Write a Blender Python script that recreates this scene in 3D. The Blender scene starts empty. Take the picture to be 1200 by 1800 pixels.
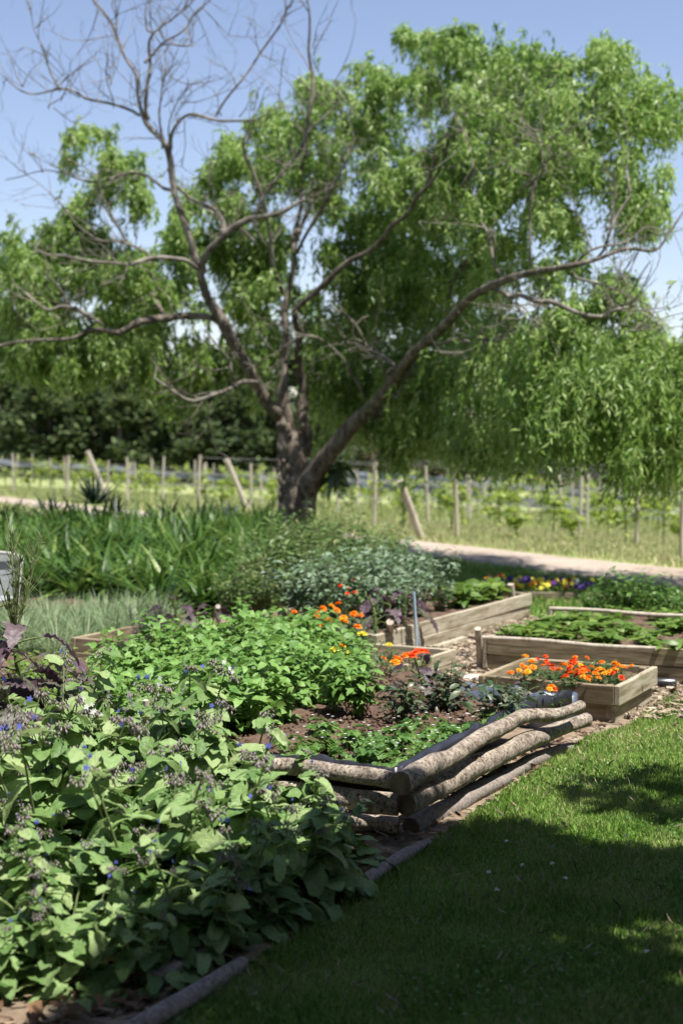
import bpy, bmesh, math, random
import numpy as np
from mathutils import Vector, Matrix, noise as mnoise
R = math.radians
rng = np.random.default_rng(7)
random.seed(7)
sc = bpy.context.scene
COL = sc.collection

# ------------------------------------------------------------------ camera, sky, sun, exposure
CAMH, FP, HZ = 1.6, 2500.0, 790.0          # eye height, focal length and horizon row of the 1200x1800 photograph
cd = bpy.data.cameras.new('camera'); cam = bpy.data.objects.new('camera', cd); COL.objects.link(cam)
sc.camera = cam
cam.location = (0, 0, CAMH); cam.rotation_euler = (R(90), 0, 0)
cd.sensor_fit = 'VERTICAL'; cd.sensor_height = 36; cd.sensor_width = 24; cd.lens = 50
cd.shift_y = -(900 - HZ) / 1800
cd.clip_end = 3000
cd.dof.use_dof = True; cd.dof.focus_distance = 6.4; cd.dof.aperture_fstop = 2.3
ELEV, SAZ = R(68), math.atan2(.76, -.65)   # sun: from the right and a little behind the camera
S = Vector((math.sin(SAZ) * math.cos(ELEV), math.cos(SAZ) * math.cos(ELEV), math.sin(ELEV)))
w = bpy.data.worlds.new('World'); sc.world = w; w.use_nodes = True
nt = w.node_tree
sky = nt.nodes.new('ShaderNodeTexSky'); sky.sky_type = 'NISHITA'; sky.sun_disc = False
sky.sun_elevation = ELEV; sky.sun_rotation = SAZ; sky.air_density = 1.0; sky.dust_density = .25; sky.ozone_density = 3.0
tint = nt.nodes.new('ShaderNodeMix'); tint.data_type = 'RGBA'; tint.blend_type = 'MULTIPLY'; tint.inputs[0].default_value = 1; tint.inputs[7].default_value = (1.24, 1.04, .99, 1)   # white balance of the photograph
nt.links.new(sky.outputs[0], tint.inputs[6]); nt.links.new(tint.outputs[2], nt.nodes['Background'].inputs[0]); nt.nodes['Background'].inputs[1].default_value = 0.086
sd = bpy.data.lights.new('sun', 'SUN'); sd.energy = 5.0; sd.angle = R(.5); sd.color = (1, .955, .88)
so = bpy.data.objects.new('sun', sd); COL.objects.link(so); so.rotation_euler = S.to_track_quat('Z', 'Y').to_euler()
vs = sc.view_settings
vs.view_transform = 'Standard'; vs.look = 'None'; vs.gamma = 1; vs.exposure = 1.0; vs.use_curve_mapping = False
sc.cycles.max_bounces = 5; sc.cycles.diffuse_bounces = 2; sc.cycles.transmission_bounces = 4; sc.cycles.transparent_max_bounces = 6
sc.cycles.sample_clamp_indirect = 4

# ------------------------------------------------------------------ terrain
def tz(x, y):
    x = np.asarray(x, float); y = np.asarray(y, float)
    s = .877 * (x - 4.1) + .48 * (y - 17.5)
    t = np.maximum(0, s - 1.6)
    z = -.055 * np.minimum(t, 26) * (t / (t + 1.0))
    z = z + .022 * np.maximum(0, y - 60)
    return z
def G(px, py, z=0.0):                      # a point of level z under a place of the photograph
    d = (CAMH - z) * FP / (py - HZ)
    return Vector(((px - 600) / FP * d, d, z))
def P(px, py, d):                          # a point at distance d
    return Vector(((px - 600) / FP * d, d, CAMH - (py - HZ) / FP * d))
def pxof(v): return 600 + FP * v[0] / v[1], HZ + FP * (CAMH - v[2]) / v[1]
U = Vector((.45, .893, 0)); Vv = Vector((-.893, .45, 0))      # the two directions of the beds

# ------------------------------------------------------------------ materials
def N(nt, t, **k):
    n = nt.nodes.new(t)
    for a, b in k.items(): setattr(n, a, b)
    return n
def ramp(nt, cols, pos=None):
    r = N(nt, 'ShaderNodeValToRGB'); e = r.color_ramp.elements
    while len(e) < len(cols): e.new(.5)
    for i, c in enumerate(cols):
        e[i].position = pos[i] if pos else i / (len(cols) - 1); e[i].color = (*c, 1)
    return r
def newmat(name):
    m = bpy.data.materials.new(name); m.use_nodes = True
    return m, m.node_tree, m.node_tree.nodes['Principled BSDF']
def mleaf(name, cols, rough=.42, trans=.35, spec=.5, veins=0, patch=0, pamt=.9):
    m, nt, b = newmat(name)
    g = N(nt, 'ShaderNodeNewGeometry'); oi = N(nt, 'ShaderNodeObjectInfo')
    mx = N(nt, 'ShaderNodeMath', operation='MULTIPLY_ADD'); nt.links.new(oi.outputs['Random'], mx.inputs[0])
    mx.inputs[1].default_value = .25; nt.links.new(g.outputs['Random Per Island'], mx.inputs[2])
    sb = N(nt, 'ShaderNodeMath', operation='SUBTRACT', use_clamp=True); nt.links.new(mx.outputs[0], sb.inputs[0]); sb.inputs[1].default_value = .12
    r = ramp(nt, cols); fac = sb.outputs[0]
    if patch:                              # slow drift of colour from place to place
        n3 = N(nt, 'ShaderNodeTexNoise'); n3.inputs['Scale'].default_value = patch; n3.inputs['Detail'].default_value = 3; nt.links.new(g.outputs['Position'], n3.inputs[0])
        m1 = N(nt, 'ShaderNodeMath', operation='MULTIPLY_ADD'); nt.links.new(n3.outputs[0], m1.inputs[0]); m1.inputs[1].default_value = pamt * 1.6; m1.inputs[2].default_value = -pamt * .8
        m2 = N(nt, 'ShaderNodeMath', operation='ADD', use_clamp=True); nt.links.new(m1.outputs[0], m2.inputs[0]); nt.links.new(fac, m2.inputs[1]); fac = m2.outputs[0]
    nt.links.new(fac, r.inputs[0]); col = r.outputs[0]
    if veins:
        tc = N(nt, 'ShaderNodeTexCoord'); n2 = N(nt, 'ShaderNodeTexNoise'); n2.inputs['Scale'].default_value = veins; n2.inputs['Detail'].default_value = 5
        nt.links.new(tc.outputs['Object'], n2.inputs[0])
        bp = N(nt, 'ShaderNodeBump'); bp.inputs['Strength'].default_value = .6; bp.inputs['Distance'].default_value = .01
        nt.links.new(n2.outputs[0], bp.inputs['Height']); nt.links.new(bp.outputs[0], b.inputs['Normal'])
        hs = N(nt, 'ShaderNodeHueSaturation'); mr = N(nt, 'ShaderNodeMapRange'); mr.inputs[3].default_value = .65; mr.inputs[4].default_value = 1.4
        nt.links.new(n2.outputs[0], mr.inputs[0]); nt.links.new(mr.outputs[0], hs.inputs['Value']); nt.links.new(col, hs.inputs['Color']); col = hs.outputs[0]
    nt.links.new(col, b.inputs['Base Color']); b.inputs['Roughness'].default_value = rough
    b.inputs['Specular IOR Level'].default_value = spec
    if trans:
        t = N(nt, 'ShaderNodeBsdfTranslucent'); h2 = N(nt, 'ShaderNodeHueSaturation'); h2.inputs['Value'].default_value = 1.5; h2.inputs['Hue'].default_value = .49
        nt.links.new(col, h2.inputs['Color']); nt.links.new(h2.outputs[0], t.inputs[0])
        mix = N(nt, 'ShaderNodeMixShader'); mix.inputs[0].default_value = trans
        nt.links.new(b.outputs[0], mix.inputs[1]); nt.links.new(t.outputs[0], mix.inputs[2])
        nt.links.new(mix.outputs[0], nt.nodes['Material Output'].inputs[0])
    return m
def mnoisy(name, cols, scale=5, rough=.8, stretch=(1, 1, 1), bump=.3, dist=.01, pos=None, detail=8, scale2=None, cols2=None, spec=.3, world=False):
    m, nt, b = newmat(name)
    tc = N(nt, 'ShaderNodeTexCoord'); mp = N(nt, 'ShaderNodeMapping'); mp.inputs['Scale'].default_value = stretch
    if world:
        gg = N(nt, 'ShaderNodeNewGeometry'); nt.links.new(gg.outputs['Position'], mp.inputs[0])
    else:
        oi = N(nt, 'ShaderNodeObjectInfo'); va = N(nt, 'ShaderNodeVectorMath', operation='ADD'); vm = N(nt, 'ShaderNodeMath', operation='MULTIPLY')
        vm.inputs[1].default_value = 37.7; nt.links.new(oi.outputs['Random'], vm.inputs[0])
        nt.links.new(tc.outputs['Object'], va.inputs[0]); nt.links.new(vm.outputs[0], va.inputs[1]); nt.links.new(va.outputs[0], mp.inputs[0])
    n1 = N(nt, 'ShaderNodeTexNoise'); n1.inputs['Scale'].default_value = scale; n1.inputs['Detail'].default_value = detail; n1.inputs['Roughness'].default_value = .65
    nt.links.new(mp.outputs[0], n1.inputs[0])
    r = ramp(nt, cols, pos or [.3 + .4 * i / (len(cols) - 1) for i in range(len(cols))]); nt.links.new(n1.outputs[0], r.inputs[0])
    col = r.outputs[0]
    if cols2:
        n2 = N(nt, 'ShaderNodeTexNoise'); n2.inputs['Scale'].default_value = scale2; n2.inputs['Detail'].default_value = 5
        nt.links.new(mp.outputs[0], n2.inputs[0])
        r2 = ramp(nt, cols2, [.35 + .3 * i / (len(cols2) - 1) for i in range(len(cols2))]); nt.links.new(n2.outputs[0], r2.inputs[0])
        mi = N(nt, 'ShaderNodeMix', data_type='RGBA', blend_type='MULTIPLY'); mi.inputs[0].default_value = 1
        nt.links.new(col, mi.inputs[6]); nt.links.new(r2.outputs[0], mi.inputs[7]); col = mi.outputs[2]
    nt.links.new(col, b.inputs['Base Color']); b.inputs['Roughness'].default_value = rough; b.inputs['Specular IOR Level'].default_value = spec
    if bump:
        bp = N(nt, 'ShaderNodeBump'); bp.inputs['Strength'].default_value = bump; bp.inputs['Distance'].default_value = dist
        nt.links.new(n1.outputs[0], bp.inputs['Height']); nt.links.new(bp.outputs[0], b.inputs['Normal'])
    return m
M = {}
M['willow'] = mleaf('willow_leaf', [(.05, .11, .017), (.125, .225, .04), (.20, .32, .07), (.31, .41, .15)], .42, .44, .4, patch=.9, pamt=.9)
M['bark'] = mnoisy('bark', [(.03, .023, .017), (.14, .115, .09), (.31, .27, .225)], 4, .9, (3, 3, .8), 1, .06, world=True)
M['deadbark'] = mnoisy('dead_bark', [(.04, .034, .028), (.17, .148, .122), (.32, .29, .25)], 5, .85, (1, 1, 1), .8, .03, world=True)
M['pine'] = mleaf('pine_needles', [(.03, .052, .022), (.06, .09, .034), (.105, .145, .052)], .7, .2, .2)
M['pinebrown'] = mleaf('dry_needles', [(.05, .045, .02), (.09, .07, .035), (.10, .09, .04)], .8, .2, .2)
M['pinebark'] = mnoisy('pine_bark', [(.06, .05, .04), (.16, .13, .11)], 1, .9, world=True)
M['scrub'] = mleaf('dry_scrub', [(.05, .045, .028), (.10, .085, .055), (.15, .125, .085)], .9, .1, .1)
M['vine'] = mleaf('vine_leaf', [(.14, .21, .03), (.23, .31, .05), (.32, .38, .08)], .45, .45)
M['post'] = mnoisy('post_wood', [(.25, .21, .165), (.42, .37, .30), (.50, .45, .37)], 6, .85, (4, 4, .6), .3, .01)
M['wire'] = mnoisy('wire', [(.14, .14, .14), (.25, .25, .25)], 3, .5, bump=0)
M['net'] = mnoisy('netting', [(.10, .115, .14), (.20, .225, .27)], 3, .8, bump=0)
M['plank'] = mnoisy('bed_plank', [(.15, .115, .07), (.28, .235, .155), (.38, .33, .23)], 5, .8, (1.2, 14, 14), .35, .004, scale2=2.2, cols2=[(.55, .50, .44), (.95, .95, .93), (1.05, 1.05, 1.05)])
M['plankpale'] = mnoisy('bed_plank_pale', [(.22, .185, .125), (.36, .32, .24), (.47, .43, .345)], 5, .8, (1.2, 14, 14), .3, .004, scale2=2.0, cols2=[(.60, .55, .47), (.98, .98, .96), (1.05, 1.05, 1.05)])
M['plankdark'] = mnoisy('bed_plank_weathered', [(.15, .12, .08), (.27, .22, .155), (.37, .31, .23)], 4, .85, (1.2, 14, 14), .4, .004, scale2=1.2, cols2=[(.6, .56, .5), (1, 1, 1)])
M['log'] = mnoisy('peeled_log', [(.09, .07, .055), (.28, .235, .19), (.44, .39, .325)], 5, .85, (3.2, 3.2, 3.2), 1.0, .02, world=True, scale2=24, cols2=[(.25, .19, .15), (.95, .95, .95), (1, 1, 1)])
M['logend'] = mnoisy('log_end', [(.07, .05, .035), (.2, .15, .1)], 20, .9, bump=.5, world=True)
M['liner'] = mnoisy('black_liner', [(.008, .008, .012), (.03, .03, .042)], 7, .35, bump=.6, spec=.6)
M['tarp'] = mnoisy('blue_grey_liner', [(.05, .065, .10), (.14, .17, .24)], 4, .4, bump=.5, spec=.6)
M['soil'] = mnoisy('garden_soil', [(.045, .026, .018), (.105, .066, .046), (.165, .112, .082)], 14, .95, bump=.8, dist=.03, world=True)
M['mulch'] = mnoisy('wood_mulch', [(.09, .06, .04), (.20, .15, .105), (.33, .27, .20)], 9, .95, bump=.8, dist=.02, world=True)
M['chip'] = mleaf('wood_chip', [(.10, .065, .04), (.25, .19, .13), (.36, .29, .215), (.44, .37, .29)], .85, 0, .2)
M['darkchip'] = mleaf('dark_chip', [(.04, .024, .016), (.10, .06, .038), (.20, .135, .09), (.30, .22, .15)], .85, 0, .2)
M['path'] = mnoisy('gravel_path', [(.29, .225, .175), (.37, .30, .245), (.44, .37, .31)], .8, .95, bump=.2, world=True, scale2=12, cols2=[(.8, .8, .8), (1, 1, 1)])
M['field'] = mnoisy('field_grass', [(.15, .21, .065), (.27, .31, .12), (.42, .39, .23)], .5, .95, (1, 2, 1), bump=.3, world=True, scale2=6, cols2=[(.75, .75, .75), (1, 1, 1)])
M['lawnbase'] = mnoisy('lawn_base', [(.06, .10, .022), (.12, .18, .04)], 6, .95, bump=.4, world=True)
M['blade'] = mleaf('grass_blade', [(.09, .20, .028), (.165, .32, .05), (.25, .40, .085), (.42, .45, .20)], .55, .35, .3, patch=2.2)
M['dryblade'] = mleaf('field_blade', [(.22, .30, .09), (.33, .39, .14), (.46, .48, .24), (.56, .50, .32)], .7, .35, .2)
M['borage'] = mleaf('borage_leaf', [(.08, .16, .038), (.145, .24, .07), (.215, .32, .12), (.26, .34, .14)], .55, .28, .45, veins=60)
M['bstem'] = mleaf('hairy_stem', [(.12, .17, .06), (.20, .24, .10)], .6, .2)
M['bud'] = mleaf('borage_bud', [(.22, .17, .19), (.34, .28, .31), (.28, .29, .19), (.18, .13, .20)], .7, .25)
M['blue'] = mleaf('blue_petal', [(.10, .12, .55), (.20, .22, .68)], .5, .3)
M['white'] = mleaf('white_petal', [(.62, .62, .60), (.78, .78, .75)], .5, .3)
M['potato'] = mleaf('potato_leaf', [(.08, .18, .032), (.135, .26, .055), (.20, .34, .09)], .48, .3, .4, veins=70)
M['stem'] = mleaf('green_stem', [(.08, .13, .03), (.13, .18, .05)], .6, .2)
M['strap'] = mleaf('strap_leaf', [(.022, .06, .010), (.05, .11, .019), (.09, .17, .033), (.20, .27, .075)], .42, .3, .35)
M['greygrass'] = mleaf('grey_grass', [(.10, .165, .07), (.17, .24, .12), (.25, .31, .17)], .6, .25)
M['bush'] = mleaf('bush_leaf', [(.035, .08, .018), (.07, .135, .03), (.12, .195, .055), (.20, .23, .09)], .5, .3)
M['silver'] = mleaf('silver_leaf', [(.06, .12, .045), (.13, .20, .11), (.24, .31, .22)], .5, .25)
M['dark'] = mleaf('dark_leaf', [(.025, .05, .016), (.045, .08, .028), (.10, .13, .07), (.07, .05, .03)], .4, .2)
M['agave'] = mleaf('agave_leaf', [(.010, .022, .014), (.022, .042, .024)], .5, .05)
M['straw'] = mleaf('strawberry_leaf', [(.05, .13, .022), (.09, .19, .035), (.15, .25, .06)], .4, .3, .5, veins=60)
M['lett'] = mleaf('bed_leaf', [(.075, .15, .02), (.12, .21, .035), (.19, .28, .06)], .45, .35)
M['shrub'] = mleaf('shrub_leaf', [(.04, .10, .018), (.075, .16, .03), (.13, .23, .05)], .35, .3, .55)
M['purple'] = mleaf('purple_leaf', [(.025, .013, .018), (.055, .03, .043), (.10, .062, .082), (.075, .08, .05)], .5, .12, .4, veins=45)
M['fennel'] = mleaf('bronze_frond', [(.05, .045, .04), (.10, .09, .085)], .8, .3)
M['mgreen'] = mleaf('marigold_leaf', [(.03, .075, .018), (.06, .12, .03), (.10, .17, .045)], .5, .3)
for k, c in dict(orange=[(.85, .20, .008), (.90, .30, .01)], amber=[(.88, .36, .012), (.92, .46, .02)], red=[(.42, .02, .006), (.70, .06, .008)],
                 scarlet=[(.80, .06, .01), (.88, .14, .012)], yellow=[(.80, .66, .03), (.86, .78, .12)], violet=[(.05, .02, .13), (.14, .07, .34)]).items():
    M[k] = mleaf(k + '_petal', c, .6, .25, .3)
M['deadleaf'] = mleaf('brown_leaf', [(.10, .05, .025), (.25, .14, .07)], .7, .2)
M['hill'] = mnoisy('hill_bush', [(.05, .06, .045), (.10, .11, .075), (.16, .15, .11)], .03, .95, bump=0, world=True, scale2=.3, cols2=[(.5, .5, .5), (1, 1, 1)])
M['pipe'] = mnoisy('pipe_blue', [(.25, .38, .48), (.42, .55, .64)], 8, .5, bump=0)
M['black'] = mnoisy('black_plastic', [(.01, .01, .014), (.03, .03, .035)], 6, .3, bump=0, spec=.6)
M['stone'] = mnoisy('pale_stone', [(.4, .37, .32), (.6, .57, .5)], 8, .9)
M['edge'] = mnoisy('edging_timber', [(.10, .085, .075), (.22, .19, .17), (.31, .27, .245)], 7, .9, (8, 8, 8), .5, .01, world=True)
M['cloth'] = mnoisy('shade_mesh', [(.22, .24, .25), (.32, .34, .35)], 40, .9, bump=.3)
M['frame'] = mnoisy('frame_metal', [(.35, .36, .35), (.45, .45, .43)], 6, .4, bump=0)

# ------------------------------------------------------------------ mesh helpers
class MB:
    def __init__(s): s.V = []; s.F = []; s.n = 0; s.mi = []; s.cur = 0
    def add(s, V, F):
        V = np.asarray(V, float).reshape(-1, 3); F = np.asarray(F, int)
        if len(V) == 0: return s
        s.V.append(V); s.F.append(F + s.n); s.mi.append(s.cur); s.n += len(V); return s
    def mesh(s, name, mat, smooth=False):
        me = bpy.data.meshes.new(name)
        V = np.concatenate(s.V) if s.V else np.zeros((0, 3))
        me.vertices.add(len(V)); me.vertices.foreach_set('co', V.ravel())
        L = np.concatenate([f.ravel() for f in s.F]) if s.F else np.zeros(0, int)
        T = np.concatenate([np.full(len(f), f.shape[1]) for f in s.F]) if s.F else np.zeros(0, int)
        me.loops.add(len(L)); me.loops.foreach_set('vertex_index', L.astype(np.int32))
        me.polygons.add(len(T)); st = np.concatenate([[0], np.cumsum(T)[:-1]]) if len(T) else T
        me.polygons.foreach_set('loop_start', st.astype(np.int32)); me.polygons.foreach_set('loop_total', T.astype(np.int32))
        for m in (mat if isinstance(mat, (list, tuple)) else [mat]): me.materials.append(m)
        if any(s.mi): me.polygons.foreach_set('material_index', np.concatenate([np.full(len(f), k) for f, k in zip(s.F, s.mi)]).astype(np.int32))
        if smooth: me.polygons.foreach_set('use_smooth', np.ones(len(T), bool))
        me.update(calc_edges=True); me.validate()
        return me
    def obj(s, name, mat, parent=None, loc=(0, 0, 0), smooth=False, rz=0):
        o = bpy.data.objects.new(name, s.mesh(name, mat, smooth)); COL.objects.link(o)
        if parent: o.parent = parent
        o.location = loc; o.rotation_euler.z = rz
        return o
def tag(o, label=None, cat=None, group=None, kind=None):
    for k, v in (('label', label), ('category', cat), ('group', group), ('kind', kind)):
        if v: o[k] = v
    return o
def empty(name, label, cat, loc=(0, 0, 0), rz=0, group=None):
    o = bpy.data.objects.new(name, None); COL.objects.link(o); o.location = loc; o.rotation_euler.z = rz
    o.empty_display_size = .1
    return tag(o, label, cat, group)
def dup(root, loc, rz=0, sc_=1.0, label=None, group=None):
    r = root.copy(); COL.objects.link(r); r.location = loc; r.rotation_euler = (0, 0, rz); r.scale = (sc_,) * 3
    if label: r['label'] = label
    if group: r['group'] = group
    for ch in list(root.children):
        c = ch.copy(); COL.objects.link(c); c.parent = r
        for g in ch.children:
            d = g.copy(); COL.objects.link(d); d.parent = c
    return r
def nrm(a): return a / np.maximum(1e-9, np.linalg.norm(a, axis=-1, keepdims=True))
def place(mb, T, pos, dr, up, scale):
    TV, TF = T; pos = np.asarray(pos, float).reshape(-1, 3); n = len(pos)
    if n == 0: return
    y = nrm(np.asarray(dr, float).reshape(-1, 3)); x = nrm(np.cross(y, np.asarray(up, float).reshape(-1, 3))); z = np.cross(x, y)
    sc_ = np.asarray(scale, float)
    if sc_.ndim < 2: sc_ = np.repeat(np.broadcast_to(sc_, (n,))[:, None], 3, 1)
    t = TV[None] * sc_[:, None, :]
    V = pos[:, None] + t[..., 0:1] * x[:, None] + t[..., 1:2] * y[:, None] + t[..., 2:3] * z[:, None]
    F = TF[None] + (np.arange(n) * len(TV))[:, None, None]
    mb.add(V.reshape(-1, 3), F.reshape(-1, TF.shape[1]))
def leafT(w=.5, segs=3, fold=.15, droop=.3, wave=0, shape=1.0, ruff=0, seed=0):
    """blade along +Y of length 1 and half-width w/2; V-fold, droop, wavy edge"""
    r = np.random.default_rng(seed); V = []; F = []
    for i in range(segs + 1):
        t = i / segs; ww = w / 2 * max(.04, math.sin(math.pi * min(1, t ** shape * .96 + .04)) ** .75)
        z = -droop * t * t; y = t * (1 - .25 * droop * t)
        e1, e2 = (r.uniform(-1, 1, 2) * wave * w)
        ww1 = ww * (1 + r.uniform(-ruff, ruff)); ww2 = ww * (1 + r.uniform(-ruff, ruff))
        V += [(-ww1, y, z + fold * ww + e1), (0, y, z), (ww2, y, z + fold * ww + e2)]
    for i in range(segs):
        a = i * 3; F += [(a, a + 1, a + 4, a + 3), (a + 1, a + 2, a + 5, a + 4)]
    return np.array(V, float), np.array(F)
def crinkleT(w=.6, nx=6, ny=9, amp=.05, droop=.4, fr=5, seed=0, ruff=.1, shape=.8, fold=.12, frill=0):
    V = []
    for i in range(ny + 1):
        t = i / ny; ww = w / 2 * max(.05, math.sin(math.pi * min(1, t ** shape * .94 + .06)) ** .6)
        for j in range(nx + 1):
            u = j / nx * 2 - 1; nn = mnoise.noise(Vector((u * fr * .6, t * fr, seed))); ed = abs(u) ** 3
            V.append((u * ww * (1 + ruff * mnoise.noise(Vector((u, t * 14, seed + 5))) * ed * 2), t * (1 - .25 * droop * t) + .02 * nn, -droop * t * t + fold * abs(u) * ww + amp * nn * (.4 + .6 * abs(u)) - (.015 if j == nx // 2 else 0) + frill * ed * math.sin(t * 38 + seed + (2 if u > 0 else 0))))
    q = [(i * (nx + 1) + j, i * (nx + 1) + j + 1, (i + 1) * (nx + 1) + j + 1, (i + 1) * (nx + 1) + j) for i in range(ny) for j in range(nx)]
    return np.array(V, float), np.array(q)
def diamond(w=.3, droop=.1):
    return np.array([(0, 0, 0), (w / 2, .45, .03), (0, 1, -droop), (-w / 2, .45, .03)], float), np.array([(0, 1, 2, 3)])
def smooth_path(pts, rad, k=4):
    p = [np.array(q, float) for q in pts]; p = [2 * p[0] - p[1]] + p + [2 * p[-1] - p[-2]]
    r = list(rad); r = [r[0]] + r + [r[-1]]; O = []; RR = []
    for i in range(1, len(p) - 2):
        for j in range(k):
            t = j / k; a, b, c, d = p[i - 1:i + 3]
            O.append(.5 * ((2 * b) + (-a + c) * t + (2 * a - 5 * b + 4 * c - d) * t * t + (-a + 3 * b - 3 * c + d) * t ** 3)); RR.append(r[i] * (1 - t) + r[i + 1] * t)
    O.append(p[-2]); RR.append(r[-2])
    return np.array(O), np.array(RR)
def tube(mb, pts, rad, n=6, k=4, rough=0, rscale=3., capmat=None, seed=0, kink=0):
    if k > 1: pts, rad = smooth_path(pts, rad, k)
    pts = np.asarray(pts, float); rad = np.asarray(rad, float)
    if kink:
        for i in range(1, len(pts) - 1): pts[i] = pts[i] + np.array(mnoise.noise_vector(Vector(pts[i] * 1.7 + 11.3))) * kink
    T = nrm(np.gradient(pts, axis=0)); up = np.array([0, 0, 1.]) if abs(T[0][2]) < .9 else np.array([1., 0, 0])
    X = nrm(np.cross(T[0], up)); V = []
    for i in range(len(pts)):
        X = nrm(X - T[i] * np.dot(X, T[i])); Y = np.cross(T[i], X)
        for a in range(n):
            an = 2 * math.pi * a / n; d = X * math.cos(an) + Y * math.sin(an); rr = rad[i]
            if rough: rr *= 1 + rough * mnoise.noise(Vector(pts[i] * rscale + d * rad[i] * rscale * 2.5 + seed))
            V.append(pts[i] + d * rr)
    m = len(pts); F = [(i * n + a, i * n + (a + 1) % n, (i + 1) * n + (a + 1) % n, (i + 1) * n + a) for i in range(m - 1) for a in range(n)]
    mb.add(V, F)
    if n >= 5 and rad[0] > .008:
        c0 = mb.cur
        if capmat is not None: mb.cur = capmat
        for idx, rev in ((0, 1), (m - 1, 0)):
            ring = V[idx * n:(idx + 1) * n]; c = sum(ring) / n
            mb.add([c] + ring, [(0, 1 + (a + 1) % n, 1 + a) if rev else (0, 1 + a, 1 + (a + 1) % n) for a in range(n)])
        mb.cur = c0
    return pts
def stems(mb, A, D, L, r, bend, segs=4, n=4):
    """many bent stems at once, returns sample function"""
    A = np.asarray(A, float); D = nrm(np.asarray(D, float)); L = np.asarray(L, float)[:, None]
    def at(t): t = np.asarray(t, float); t = t[:, None] if t.ndim == 1 else t; return A + D * L * t + np.asarray(bend) * L * t * t
    for i in range(segs):
        t0, t1 = i / segs, (i + 1) / segs; r0, r1 = r * (1 - .7 * t0), r * (1 - .7 * t1)
        p0, p1 = at(np.full(len(A), t0)), at(np.full(len(A), t1)); d = nrm(p1 - p0); x = nrm(np.cross(d, [.3, .2, 1])); y = np.cross(d, x); ring = []
        for (pp, rr) in ((p0, r0), (p1, r1)):
            for a in range(n):
                ring.append(pp + (x * math.cos(2 * math.pi * a / n) + y * math.sin(2 * math.pi * a / n)) * rr)
        V = np.stack(ring, 1); F = np.array([(a, (a + 1) % n, n + (a + 1) % n, n + a) for a in range(n)])
        mb.add(V.reshape(-1, 3), (F[None] + (np.arange(len(A)) * 2 * n)[:, None, None]).reshape(-1, 4))
    return at
def box_mesh(name, mat, L, W, H, bev=.004, parent=None, loc=(0, 0, 0), rz=0, seg=8, warp=.007, seed=0):
    """plank: long side along local X, centred in X and Y, standing on z=0"""
    bm = bmesh.new(); bmesh.ops.create_cube(bm, size=1)
    for v in bm.verts: v.co = Vector((v.co.x * L, v.co.y * W, (v.co.z + .5) * H))
    bmesh.ops.bevel(bm, geom=bm.edges[:], offset=bev, segments=1, affect='EDGES')
    bmesh.ops.subdivide_edges(bm, edges=[e for e in bm.edges if abs((e.verts[0].co - e.verts[1].co).x) > L * .5], cuts=seg, use_grid_fill=True)
    for v in bm.verts:
        k = mnoise.noise_vector(Vector((v.co.x * 3 + seed * 9.1, seed * 3.3, 0))); v.co.y += k.y * warp; v.co.z += k.z * warp * .7
    me = bpy.data.meshes.new(name); bm.to_mesh(me); bm.free(); me.materials.append(mat)
    o = bpy.data.objects.new(name, me); COL.objects.link(o); o.parent = parent; o.location = loc; o.rotation_euler.z = rz
    return o
def inpoly(px, py, poly):
    px = np.asarray(px, float); py = np.asarray(py, float); c = np.zeros(px.shape, bool); n = len(poly)
    for i in range(n):
        x1, y1 = poly[i][0], poly[i][1]; x2, y2 = poly[(i + 1) % n][0], poly[(i + 1) % n][1]
        k = ((y1 > py) != (y2 > py)) & (px < (x2 - x1) * (py - y1) / (y2 - y1 + 1e-12) + x1); c ^= k
    return c
ORD = 'zeroth first second third fourth fifth sixth seventh eighth ninth tenth eleventh twelfth thirteenth fourteenth fifteenth sixteenth seventeenth eighteenth nineteenth twentieth'.split()
def od(i):
    if i <= 20: return ORD[i]
    t = {2: 'twenty', 3: 'thirty', 4: 'forty'}[i // 10]; return (t + '-' + ORD[i % 10]) if i % 10 else t.replace('y', 'ieth')
def grid_sheet(name, poly, z, mat, step=.1, amp=0, fr=8, terrain=False, amp2=0, fr2=3):
    xs = [p[0] for p in poly]; ys = [p[1] for p in poly]; x0, y0 = min(xs), min(ys)
    nx = int((max(xs) - x0) / step) + 2; ny = int((max(ys) - y0) / step) + 2
    X, Y = np.meshgrid(x0 + np.arange(nx) * step, y0 + np.arange(ny) * step)
    Z = np.full(X.shape, float(z))
    if terrain: Z += tz(X, Y)
    if amp:
        for i in range(ny):
            for j in range(nx):
                Z[i, j] += amp * mnoise.fractal(Vector((X[i, j] * fr, Y[i, j] * fr, 1)), 1, 2, 4) + amp2 * mnoise.noise(Vector((X[i, j] * fr2, Y[i, j] * fr2, 5)))
    cx = X[:-1, :-1] + step / 2; cy = Y[:-1, :-1] + step / 2; ok = inpoly(cx, cy, poly)
    i, j = np.nonzero(ok); a = i * nx + j; F = np.stack([a, a + 1, a + nx + 1, a + nx], 1)
    used = np.unique(F); mp = -np.ones(nx * ny, int); mp[used] = np.arange(len(used))
    mb = MB(); mb.add(np.stack([X, Y, Z], -1).reshape(-1, 3)[used], mp[F])
    return mb.obj(name, mat, smooth=True)
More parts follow.
